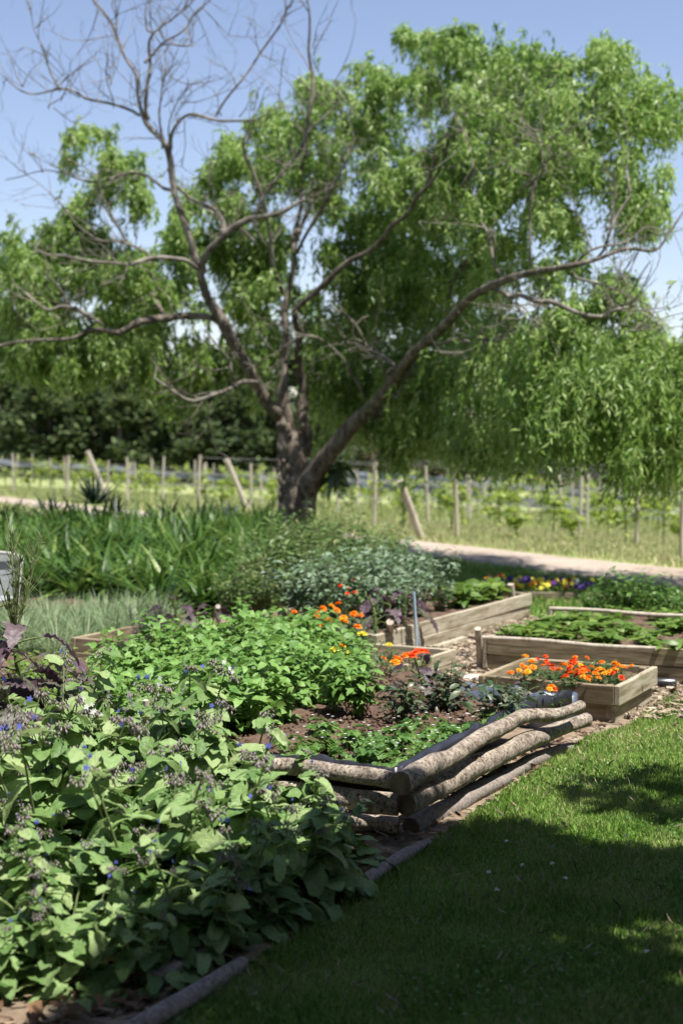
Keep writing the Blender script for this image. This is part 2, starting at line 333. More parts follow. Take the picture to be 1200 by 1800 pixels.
# ------------------------------------------------------------------ ground sheets
xs = np.concatenate([np.linspace(-420, -60, 19), np.linspace(-54, 54, 73), np.linspace(60, 420, 19)])
ys = np.concatenate([np.linspace(-60, -6, 7), np.linspace(-2, 110, 113), np.linspace(125, 900, 26)])
X, Y = np.meshgrid(xs, ys); Z = tz(X, Y)
far = np.maximum(0, Y - 60); Z = np.where(Y > 110, tz(X, np.full_like(Y, 110.)) + (Y - 110) * .004, Z)
Z[Y < 17] = 0
nx = len(xs); i, j = np.meshgrid(np.arange(len(ys) - 1), np.arange(nx - 1), indexing='ij'); a = (i * nx + j).ravel()
mb = MB(); mb.add(np.stack([X, Y, Z], -1).reshape(-1, 3), np.stack([a, a + 1, a + nx + 1, a + nx], 1))
tag(mb.obj('ground', M['field'], smooth=True), kind='structure')
def lx(y): return -.3 + .47 * (y - 4.35)                    # edge of the lawn
EDGE = [(lx(-2), -2), (lx(4.35), 4.35), (lx(6.1), 6.1), (.93, 7.0), (1.30, 7.75), (1.60, 8.15), (1.98, 8.98), (2.3, 9.6), (3.3, 10.2)]
LAWN = EDGE + [(9, 10.5), (9, 14), (4.0, 15.9), (1.2, 20.4), (.6, 17.0), (.9, 14.2), (3.4, 14.0), (12, 12), (12, -2)]
tag(grid_sheet('lawn', [(lx(-2), -2), (lx(6.1), 6.1), (.93, 7.), (1.3, 7.75), (2.0, 9.0), (3, 12), (1.6, 13.2), (0, 14.4), (0, 22), (6, 13.5), (12, 2), (12, -2)], .004, M['lawnbase'], .06, .006, 2.5), kind='structure')
MUL = [(-6, -1), (lx(-1) - .02, -1), (lx(6.1), 6.1), (.93, 7.0), (1.35, 7.85), (1.66, 8.2), (2.05, 9.1), (2.6, 9.7), (3.0, 11.9), (1.95, 13.2), (1.45, 14.0), (-.2, 13.9), (-6, 14)]
tag(grid_sheet('mulch_ground', MUL, .012, M['mulch'], .05, .010, 5), kind='structure')
bs = grid_sheet('border_soil', [(-8, 13.4), (-.2, 13.4), (.3, 16), (-.4, 22.5), (-5.5, 24.5), (-8, 24)], .03, M['soil'], .12, .02, 4); tag(bs, kind='structure')
def bz(y): return .03 + .034 * max(0, min(8, y - 13.8))          # the border rises towards the back
for v in bs.data.vertices: v.co.z += bz(v.co.y) - .03
# gravel path, a strip laid over the terrain
mb = MB(); pv = []
nseg = 120; wv = np.linspace(-1, 1, 9)
for q in range(nseg + 1):
    t = -18 + q * 1.35; cx, cy = 4.1 - .48 * t, 17.5 + .877 * t; hw = 1.02 + .09 * mnoise.noise(Vector((t * .5, 0, 0)))
    for v in wv:
        x, y = cx + .877 * v * hw, cy + .48 * v * hw; pv.append((x, y, float(tz(x, y)) + .012 + .01 * (1 - v * v)))
f = [(a_ * 9 + b_, a_ * 9 + b_ + 1, a_ * 9 + b_ + 10, a_ * 9 + b_ + 9) for a_ in range(nseg) for b_ in range(8)]
mb.add(pv, f); tag(mb.obj('gravel_path', M['path'], smooth=True), kind='structure')
# ridge of hills to the right and low one behind the woods
def ridge(name, cx, cy, lx_, h, mat, seed):
    n = 80; mb = MB(); V = []
    for i in range(14):
        for j in range(n):
            u = j / (n - 1) * 2 - 1; v = i / 13 * 2 - 1
            hh = h * (1 - u * u) * (1 - v * v) * (1 + .18 * mnoise.noise(Vector((u * 4, v, seed))) + .07 * mnoise.noise(Vector((u * 30, v * 8, seed))))
            V.append((cx + u * lx_, cy + v * 60, -3 + hh))
    mb.add(V, [(i * n + j, i * n + j + 1, (i + 1) * n + j + 1, (i + 1) * n + j) for i in range(13) for j in range(n - 1)])
    tag(mb.obj(name, mat, smooth=True), kind='structure')
ridge('hill', 190, 430, 125, 38, M['hill'], 3)
ridge('far_hill', 30, 620, 260, 14, M['hill'], 5)

# ------------------------------------------------------------------ grass of the lawn
def scatter_blades(n, area, tmpl, hlo, hhi, wd, lean, mat, name, label, zf, dens=None, seed=1):
    r = np.random.default_rng(seed); x0, x1, y0, y1, ok = area
    x = r.uniform(x0, x1, n); y = r.uniform(y0, y1, n); k = ok(x, y)
    x, y = x[k], y[k]; z = zf(x, y); n = len(x)
    a = r.uniform(0, 2 * np.pi, n); ll = r.uniform(0, lean, n)
    h = r.uniform(hlo, hhi, n) * (.75 + .5 * (np.sin(x * 7.1 + 3 * np.sin(y * 5.3)) * np.sin(y * 6.2 + x * 2.2) * .5 + .5))
    d = np.stack([np.cos(a) * ll, np.sin(a) * ll, np.ones(n)], 1); up = np.stack([r.normal(size=n), r.normal(size=n), np.full(n, .2)], 1)
    mb = MB(); place(mb, tmpl, np.stack([x, y, z], 1), d, up, np.stack([wd * r.uniform(.7, 1.3, n), h, h], 1))
    o = mb.obj(name, mat); tag(o, label, 'grass', kind='stuff'); return o
def lawn_ok(x, y): return (~inpoly(x, y, [(p[0] - .0, p[1]) for p in MUL])) & (x < .27 * y + .35) & (x > lx(y) - .02) & (y > 3.0)
bl = (np.array([(-.5, 0, 0), (.5, 0, 0), (.35, .55, .06), (0, 1, .3), (-.35, .55, .06)], float), np.array([(0, 1, 2, 3, 4)]))
scatter_blades(230000, (-.9, 2.2, 3.2, 6.6, lawn_ok), bl, .012, .034, .0036, 1.5, M['blade'], 'lawn_grass', 'short mown green lawn grass in the foreground, partly in deep shade', lambda x, y: .004 + 0 * x, seed=2)
scatter_blades(210000, (.3, 3.6, 6.6, 11.5, lawn_ok), bl, .014, .036, .0052, 1.5, M['blade'], 'lawn_grass', 'sunlit mown grass beside the logs and the wooden beds', lambda x, y: .004 + 0 * x, seed=3)
clv = (np.array([(0, 0, 0), (.5, .3, .08), (.45, .85, .05), (0, 1, .1), (-.45, .85, .05), (-.5, .3, .08)], float), np.array([(0, 1, 2, 3), (0, 3, 4, 5)]))
def clover_ok(x, y): return lawn_ok(x, y) & (np.sin(x * 4.1 + 1.7 * np.sin(y * 2.3)) * np.sin(y * 3.1 + x * 1.9) > .25)
o = scatter_blades(60000, (-.9, 3.2, 3.2, 10.5, clover_ok), clv, .008, .015, .012, 4.0, M['straw'], 'lawn_clover', 'patches of low clover leaves among the lawn grass', lambda x, y: .016 + .014 * (np.sin(x * 97.) * .5 + .5), seed=12)
o['category'] = 'clover leaves'
def straw_ok(x, y): return lawn_ok(x, y)
scatter_blades(2600, (-.9, 3.2, 3.2, 10.5, straw_ok), bl, .03, .07, .003, 5., M['chip'], 'dry_clippings', 'pale dry grass clippings lying on the lawn', lambda x, y: .025 + 0 * x, seed=13)
def strip_ok(x, y):
    s = .877 * (x - 4.1) + .48 * (y - 17.5); return (s < -.9) & (y > 11.6) & ((y > 13.6) | (x > 3)) & (x > .2) & (x < .27 * y + .5)
scatter_blades(60000, (.2, 5.5, 11.6, 22, strip_ok), bl, .03, .09, .010, .9, M['blade'], 'verge_grass', 'green grass strip between the beds and the gravel path', lambda x, y: .004 + 0 * x, seed=4)
def field_ok(x, y):
    s = .877 * (x - 4.1) + .48 * (y - 17.5); return ((s > .95 + .2 * np.sin(x * 3 + y * 2)) | (s < -1.1 - .2 * np.sin(x * 3)) & (x < -.5) & (y > 22)) & (np.abs(x) < .27 * y + 1)
scatter_blades(110000, (-9, 8, 18, 34, field_ok), bl, .04, .15, .016, 1.1, M['dryblade'], 'field_grass', 'long pale green and straw coloured grass along the vineyard edge', tz, seed=5)
scatter_blades(80000, (-17, 16, 34, 62, field_ok), bl, .08, .24, .03, 1.0, M['dryblade'], 'vineyard_grass', 'long dry grass between the vine rows further back', tz, seed=6)

# wood chips and dead leaves on the mulch
def chips(n, poly, mat, name, label, L, seed, z=.02):
    r = np.random.default_rng(seed); xs = [p[0] for p in poly]; ys = [p[1] for p in poly]
    x = r.uniform(min(xs), max(xs), n); y = r.uniform(min(ys), max(ys), n); k = inpoly(x, y, poly); x, y = x[k], y[k]; n = len(x)
    a = r.uniform(0, 6.28, n); V = np.array([(-.5, 0, 0), (.5, 0, 0), (.4, 1, .05), (-.35, .95, .05), (-.5, 0, -.2), (.5, 0, -.2)], float)
    T = (V, np.array([(0, 1, 2, 3), (4, 5, 1, 0)]))
    l = r.uniform(L * .4, L, n); d = np.stack([np.cos(a), np.sin(a), r.normal(0, .22, n)], 1)
    up = np.stack([r.normal(0, .3, n), r.normal(0, .3, n), np.ones(n)], 1); mb = MB()
    place(mb, T, np.stack([x, y, z + r.uniform(0, .015, n)], 1), d, up, np.stack([l * r.uniform(.2, .5, n), l, l * .15], 1))
    tag(mb.obj(name, mat), label, 'mulch', kind='stuff')
chips(15000, [(.3, 8.2), (2.2, 8.4), (3.0, 11.9), (1.9, 13.3), (1.4, 13.9), (.3, 11)], M['chip'], 'wood_chips', 'pale dry wood chips covering the walkway between the beds', .07, 1)
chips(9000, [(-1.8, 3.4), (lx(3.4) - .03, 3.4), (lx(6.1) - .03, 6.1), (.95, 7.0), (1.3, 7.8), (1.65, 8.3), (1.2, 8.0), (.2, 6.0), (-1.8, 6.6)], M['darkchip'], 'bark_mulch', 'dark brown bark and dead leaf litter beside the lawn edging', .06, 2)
chips(2500, [(-3, 9.8), (-1.2, 9.8), (-1.6, 11.5), (-3.4, 11.5)], M['chip'], 'straw_mulch', 'pale straw and chips beside the weathered bed on the left', .06, 3)

# ------------------------------------------------------------------ vineyard
def rowx(y): return 4.1 + (2.3 - .48 * (y - 17.5)) / .877
pm_ = []
for v in range(3):
    mb = MB(); tube(mb, [(0, 0, -.1), (.01 * v, .01, .7), (-.01, .01 * v, 1.5)], [.037, .036, .035], 8, 3, .12, 3, seed=v); pm_.append(mb.mesh('vine_post', M['post'], True))
rows = [20.2, 25.3, 28.6, 32.4, 36.5, 41, 46, 51.5, 57.5, 64, 71, 79]
def vine_mesh(seed, h, n):
    r = np.random.default_rng(seed); ms = MB(); ml = MB()
    tube(ms, [(0, 0, 0), (r.normal(0, .02), 0, h * .4), (r.normal(0, .03), 0, h * .75)], [.018, .014, .01], 5, 2)
    k = 7; A = np.stack([r.uniform(-.05, .05, k), r.uniform(-.04, .04, k), r.uniform(.35, .75, k) * h], 1); D = np.stack([r.uniform(-1.3, 1.3, k), r.normal(0, .25, k), r.uniform(.2, 1, k)], 1)
    L = r.uniform(.3, .62, k) * h * .8; at = stems(ms, A, D, L, .006, np.array([0, 0, -.15]), 3, 3)
    q = r.integers(0, k, n); t = r.uniform(.1, 1.05, n); pos = A[q] + nrm(D)[q] * L[q][:, None] * t[:, None]; pos += r.normal(0, .05, pos.shape)
    nn = r.integers(3, 12); pos[:nn] = np.stack([r.normal(0, .06, nn), r.normal(0, .06, nn), r.uniform(.1, .5, nn) * h], 1)
    place(ml, leafT(.95, 3, .2, .35, .06, .8, seed=seed), pos, np.stack([r.normal(size=n), r.normal(size=n), r.uniform(-.7, .5, n)], 1), np.stack([r.normal(0, .5, n), r.normal(0, .5, n), np.ones(n)], 1), r.uniform(.07, .13, n))
    return ms.mesh('stem', M['stem']), ml.mesh('leaves', M['vine'])
vm_ = [vine_mesh(q, h, n) for q, (h, n) in enumerate([(1.0, 90), (.85, 70), (1.1, 110), (.55, 60), (.75, 45)])]
pcount = 0
for ri, y in enumerate(rows):
    x0 = rowx(y); x1 = .262 * y + 1.2; y_off = 0
    rn = 'the front vineyard row' if ri == 0 else 'the %s vineyard row' % od(ri + 1)
    L_ = []; x = x0; k = 0
    ps = []
    while x < x1 + 2:
        if x > -.27 * y - 1: ps.append(x)
        x += (3.3 if y > 30 else 3.9) + random.uniform(-.3, .3)
    if ri == 0: ps[0] = 4.80
    if ri == 1: ps = [2.05 + .0, 1.85 + 3.4]
    for q, x in enumerate(ps):
        o = bpy.data.objects.new('vineyard_post', pm_[q % 3]); COL.objects.link(o); yy = y + random.uniform(-.1, .1)
        o.location = (x, yy, float(tz(x, yy))); o.rotation_euler = (random.uniform(-.03, .03), random.uniform(-.035, .035), random.uniform(0, 6)); o.scale = (1, 1, random.uniform(.9, 1.02))
        tag(o, 'grey round timber post, %s from the left in %s behind the path' % (od(q + 1), rn), 'vineyard post', 'trellis posts of the vineyard')
    for zz in (.62, 1.02) + ((1.42,) if y < 40 else ()):
        mb = MB(); xx = np.arange(max(ps[0], -.27 * y - 1), x1 + 2, 2.0); tube(mb, [(a, y + .05, float(tz(a, y)) + zz - .02 * math.sin(a * 1.5)) for a in xx], [.0035 + .0001 * y] * len(xx), 3, 1)
        tag(mb.obj('trellis_wire', M['wire']), '%s trellis wire of %s' % ({.62: 'lowest', 1.02: 'middle', 1.42: 'topmost'}[zz], rn), 'wire', 'trellis wires of the vineyard')
    x = x0 + .6; q = 0
    if ri == 0: x = 99
    st = 1.15 if y < 34 else 1.45
    while x < x1:
        if x > -.27 * y - .6 and random.random() < .93:
            me = vm_[random.choice([0, 1, 2, 4] if ri > 1 else [3, 1, 4, 3])]; q += 1; yy = y + random.uniform(-.15, .15)
            e = empty('grapevine', 'young leafy grapevine, %s from the left in %s' % (od(q), rn), 'grapevine', (x, yy, float(tz(x, yy))), random.uniform(-.3, .3) + (math.pi if random.random() < .5 else 0), 'young grapevines in the rows')
            e.scale = (1.1,) * 3
            for nm, mm in zip(('stem', 'leaves'), me):
                o = bpy.data.objects.new(nm, mm); COL.objects.link(o); o.parent = e
        x += st + random.uniform(-.2, .2)
for (tx, ty, fx, fy, d, lab) in ((703, 845, 742, 948, 25.2, 'pale timber brace post leaning left, right of the willow trunk'), (398, 808, 437, 893, 39.5, 'pale timber brace post leaning left, just left of the willow trunk'),
                                 (154, 793, 190, 868, 50, 'pale timber brace post leaning left, above the dark agave')):
    a, b = P(fx, fy, d), P(tx, ty, d - .3); a.z = float(tz(a.x, a.y)) - .05; rr = {25.2: .07, 39.5: .085, 50: .09}[d]
    mb = MB(); tube(mb, [(0, 0, 0), tuple((b - a) * .5), tuple(b - a)], [rr, rr * .98, rr * .95], 9, 3, .1)
    tag(mb.obj('brace_post', M['post'], None, a, True), lab, 'brace post', 'leaning brace posts at the row ends')
def netting(pts, wdt, lab, seed):
    mb = MB(); V = []; n = len(pts); K = 60
    P_, _ = smooth_path(pts, [1] * n, K // n + 1)
    for k, p in enumerate(P_):
        s = mnoise.noise(Vector((k * .21, seed, 0)))
        for t in (0, .33, .66, 1): V.append((p[0], p[1] + .05 * math.sin(k + t * 5), p[2] + wdt * (t - .5) * (1 + .5 * s) + .08 * s))
    m = len(P_); mb.add(V, [(i * 4 + j, i * 4 + j + 1, (i + 1) * 4 + j + 1, (i + 1) * 4 + j) for i in range(m - 1) for j in range(3)])
    tag(mb.obj('bird_netting', M['net']), lab, 'netting', 'rolled bird netting in the vineyard')
netting([P(600, 848, 61), P(760, 862, 60), P(920, 882, 58), P(1060, 902, 56), P(1240, 925, 55)], .34, 'pale blue rolled bird netting strung low across the right of the vineyard', 1)
netting([P(600, 832, 68), P(800, 845, 67), P(1000, 868, 66), P(1240, 890, 64)], .28, 'greyer strip of bird netting behind the pale one, right of the trunk', 2)
netting([P(-20, 812, 72), P(150, 822, 72), P(330, 836, 71), P(480, 846, 70)], .26, 'grey bird netting strip behind the posts left of the trunk', 3)

# ------------------------------------------------------------------ trees beyond the vineyard
def conifer(seed, h, wd, n, mat='pine', bare=.25, leafs=(.28, .55)):
    r = np.random.default_rng(seed); mt = MB(); mc = MB()
    tube(mt, [(0, 0, -.5), (r.normal(0, .1), 0, h * .5), (r.normal(0, .2), 0, h * .93)], [.22, .16, .05], 7, 4)
    B = 46; zz = np.sort(r.uniform(bare, .97, B)) * h; an = r.uniform(0, 6.28, B); ll = wd * (1.05 - (zz / h - bare) / (1 - bare)) ** .6 * r.uniform(.5, 1.15, B)
    for q in range(B):
        e = np.array([math.cos(an[q]) * ll[q], math.sin(an[q]) * ll[q], zz[q] + ll[q] * .22])
        tube(mt, [(0, 0, zz[q] - .1), e * [.55, .55, 1], e], [.05, .035, .015], 3, 1)
        m = n // B; t = r.uniform(.3, 1.1, m)[:, None]; c = np.array([0, 0, zz[q] - .1]) * (1 - t) + e * t + r.normal(0, 1, (m, 3)) * [.32, .32, .16]
        place(mc, diamond(.6, .15), c, np.stack([r.normal(size=m), r.normal(size=m), r.normal(.25, .3, m)], 1), np.stack([r.normal(0, .4, m), r.normal(0, .4, m), np.ones(m)], 1), r.uniform(*leafs, m))
    return mt.mesh('trunk', M['pinebark'], True), mc.mesh('crown', M[mat])
cf = [conifer(11, 8.6, 2.3, 2800), conifer(12, 7.6, 2.0, 2500, bare=.34), conifer(13, 9.4, 2.6, 3000, bare=.2), conifer(14, 6.6, 1.8, 1100, 'pinebrown', .35), conifer(15, 5.2, 2.4, 2600, bare=.04)]
pl = [(-10, 95, 0), (25, 88, 2), (52, 97, 1), (78, 90, 0), (110, 86, 2), (138, 96, 1), (160, 89, 0), (190, 93, 2), (218, 86, 1), (246, 98, 2), (268, 90, 0), (300, 97, 3), (318, 88, 4), (358, 92, 1), (385, 99, 3), (405, 90, 3), (440, 88, 2), (470, 96, 0), (505, 90, 1), (540, 94, 2), (580, 90, 0), (612, 97, 1), (15, 84, 4), (90, 82, 4), (150, 83, 4), (215, 82, 4), (265, 84, 4), (360, 84, 4), (420, 83, 4), (585, 84, 4)]
pl = pl + [(60, 81, 4), (330, 82, 4), (480, 84, 4), (540, 83, 4)]
for q, (px, d, k) in enumerate(sorted(pl)):
    x = (px - 600) / FP * d
    e = empty('pine_tree', ['tall dark green pine behind the vineyard', 'dark pine with bare lower trunk behind the vineyard', 'broad dark pine behind the vineyard', 'thin brownish pine behind the vineyard', 'low bushy pine behind the vineyard posts'][k] + ', ' + ('%s tree from the left' % od(q + 1)), 'pine tree', (x, d, float(tz(x, d)) - .2), random.uniform(0, 6), 'pines behind the vineyard')
    e.scale = (1, 1, random.uniform(.96, 1.2))
    for nm, mm in zip(('trunk', 'crown'), cf[k]):
        o = bpy.data.objects.new(nm, mm); COL.objects.link(o); o.parent = e
sb = [conifer(31, 3.4, 2.2, 2000, 'scrub', .02, (.2, .4)), conifer(32, 4.2, 2.6, 2400, 'pine', .02, (.25, .45))]
for q, (px, d, k) in enumerate([(640, 88, 0), (675, 84, 0), (712, 90, 0), (745, 86, 0), (780, 90, 0), (815, 88, 0), (850, 85, 1), (900, 90, 1), (950, 86, 1), (1000, 88, 1), (1045, 85, 1), (1090, 88, 1), (1140, 84, 1), (1185, 87, 1), (1235, 86, 1)]):
    x = (px - 600) / FP * d
    e = empty('scrub_bush' if k == 0 else 'dark_bush', ('dry brown scrub bush beyond the vineyard right of the trunk, %s from the left' if k == 0 else 'dark green bush low under the hanging crown beyond the netting, %s from the left') % od(q + 1 if k == 0 else q - 5), 'bush', (x, d, float(tz(x, d)) - .3), random.uniform(0, 6), 'scrub beyond the vineyard' if k == 0 else 'dark bushes beyond the netting')
    for nm, mm in zip(('trunk', 'crown'), sb[k]):
        o = bpy.data.objects.new(nm, mm); COL.objects.link(o); o.parent = e
# lone gum on the ridge
x = (1200 - 600) / FP * 330
e = empty('ridge_tree', 'lone dark tree standing on the distant ridge at the right edge', 'tree', (x, 330, 14)); e.scale = (3, 3, 1.9)
for nm, mm in zip(('trunk', 'crown'), cf[4]):
    o = bpy.data.objects.new(nm, mm); COL.objects.link(o); o.parent = e
# ------------------------------------------------------------------ the big willow-like tree
TD = 22.0
def DD(px, py):                                  # the right side of the crown leans towards the camera
    return -5.2 * min(1, max(0, (px - 640) / 330)) * (.8 + .2 * min(1, max(0, (py - 60) / 450)))
def W(px, py, dd=0): return tuple(P(px, py, TD + dd))
rp = TD / FP                                     # metres per photo pixel at the tree
tree = empty('willow_tree', 'large old drooping tree with half-dead limbs between the agapanthus border and vineyard', 'tree', (P(518, 900, TD).x, TD, 0))
TO = np.array(tree.location)
def limb(mb, pts, n=8, rough=.12, k=4, seed=0, fwd=0):
    pts = [(p[0], p[1], p[2], (p[3] if len(p) > 3 else 0) - fwd * min(1, i / 6)) for i, p in enumerate(pts)]
    Q = [np.array(P(p[0], p[1], TD + (p[3] if len(p) > 3 else 0) + DD(p[0], p[1]))) - TO for p in pts]
    tube(mb, Q, [p[2] * rp * (.88 if p[2] > 21 else .76 if p[2] > 12.5 else .62) * (TD + DD(p[0], p[1])) / TD for p in pts], n, k, rough, 2.2, seed=seed, kink=.11 if len(pts) > 2 and pts[0][2] < 20 else 0); return Q
tr = MB()
limb(tr, [(512, 985, 46), (516, 950, 40), (519, 915, 35), (519, 880, 33), (519, 845, 33), (515, 800, 30), (508, 770, 25), (504, 742, 17)], 20, .42, 8, seed=1)
limb(tr, [(508, 790, 18, .1), (492, 735, 15, 0), (470, 695, 14, -.3), (445, 665, 14, -.5), (428, 635, 13, -.7), (408, 600, 13, -.9), (390, 570, 13, -1), (371, 530, 12, -1), (360, 495, 12, -1.1), (358, 472, 12, -1.1)], 12, .25, 5, seed=2)
limb(tr, [(510, 790, 15), (506, 745, 15), (502, 690, 13), (499, 640, 11), (497, 590, 10), (497, 540, 9), (508, 485, 8, .2), (516, 440, 8, .3), (524, 380, 6, .4), (530, 330, 5, .5)], 10, .2, seed=3)
limb(tr, [(535, 800, 15, .4), (537, 740, 14, .5), (532, 680, 13, .6), (525, 630, 12, .5), (521, 590, 10, .4), (525, 555, 9, .2), (548, 520, 8, 0), (582, 485, 8, -.2), (620, 455, 7, -.4), (652, 430, 7, -.5), (692, 400, 6, -.6), (733, 352, 5, -.7), (760, 310, 4, -.7), (792, 235, 3, -.6)], 10, .15, seed=4, fwd=1.0)
limb(tr, [(535, 880, 22), (550, 838, 22, -.2), (580, 795, 20, -.4), (622, 745, 18, -.6), (665, 705, 15, -.7), (700, 660, 14, -.8), (728, 622, 13, -.9), (780, 573, 12, -1), (828, 522, 11, -1.1), (880, 496, 10, -1.1), (930, 480, 9, -1), (1000, 468, 8, -.9), (1050, 455, 6, -.9), (1100, 437, 5, -.8), (1150, 440, 4, -.7), (1175, 410, 3, -.7), (1200, 372, 2, -.7)], 12, .22, seed=5, fwd=.55)
limb(tr, [(622, 745, 15, -.6), (690, 712, 12, .2), (780, 700, 10, 1), (880, 722, 8, 1.4), (980, 750, 6, 1.6), (1080, 790, 4, 1.6)], 8, seed=6)
limb(tr, [(665, 705, 12, -.5), (740, 600, 10, .8), (800, 500, 8, 1.5), (860, 405, 7, 1.6), (905, 345, 6, 1.7), (960, 250, 4, 1.8), (1030, 140, 2, 1.8)], 8, seed=7)
limb(tr, [(516, 440, 6, .3), (560, 330, 6, 1.2), (640, 230, 5, 1.8), (720, 140, 3, 2)], 7, seed=8)
limb(tr, [(395, 580, 9, -1), (370, 563, 9, -1), (335, 560, 10, -1), (300, 563, 10, -1), (250, 566, 10, -1.2), (212, 580, 9, -1.3), (180, 577, 8, -1.4), (150, 580, 7, -1.5), (118, 592, 5, -1.6), (60, 594, 5, -1.6), (-10, 610, 4, -1.6)], 9, .2, seed=9)
limb(tr, [(790, 705, 8, 1), (880, 650, 6, 2), (980, 620, 5, 2.3), (1080, 640, 3, 2)], 6, seed=10)
limb(tr, [(300, 563, 7, -1), (250, 480, 5, .6), (200, 380, 4, 1.2), (160, 300, 2, 1.2)], 6, seed=11)
for q in range(46):                              # burls and flakes of bark on the trunk
    ty = random.uniform(745, 950); tx = 512 + random.uniform(-24, 24); s = random.uniform(.04, .09)
    c_ = np.array(P(tx, ty, TD - .20 + abs(tx - 512) * .004)) - TO; tube(tr, [c_ - [0, 0, s * 1.4], c_ - [0, .03, 0], c_ + [0, 0, s * 1.5]], [s * .35, s * .8, s * .25], 7, 3, .5, 6, seed=q)
r = np.random.default_rng(5)
tr.obj('trunk', M['bark'], tree, smooth=True)
dead = MB(); twigs = MB()
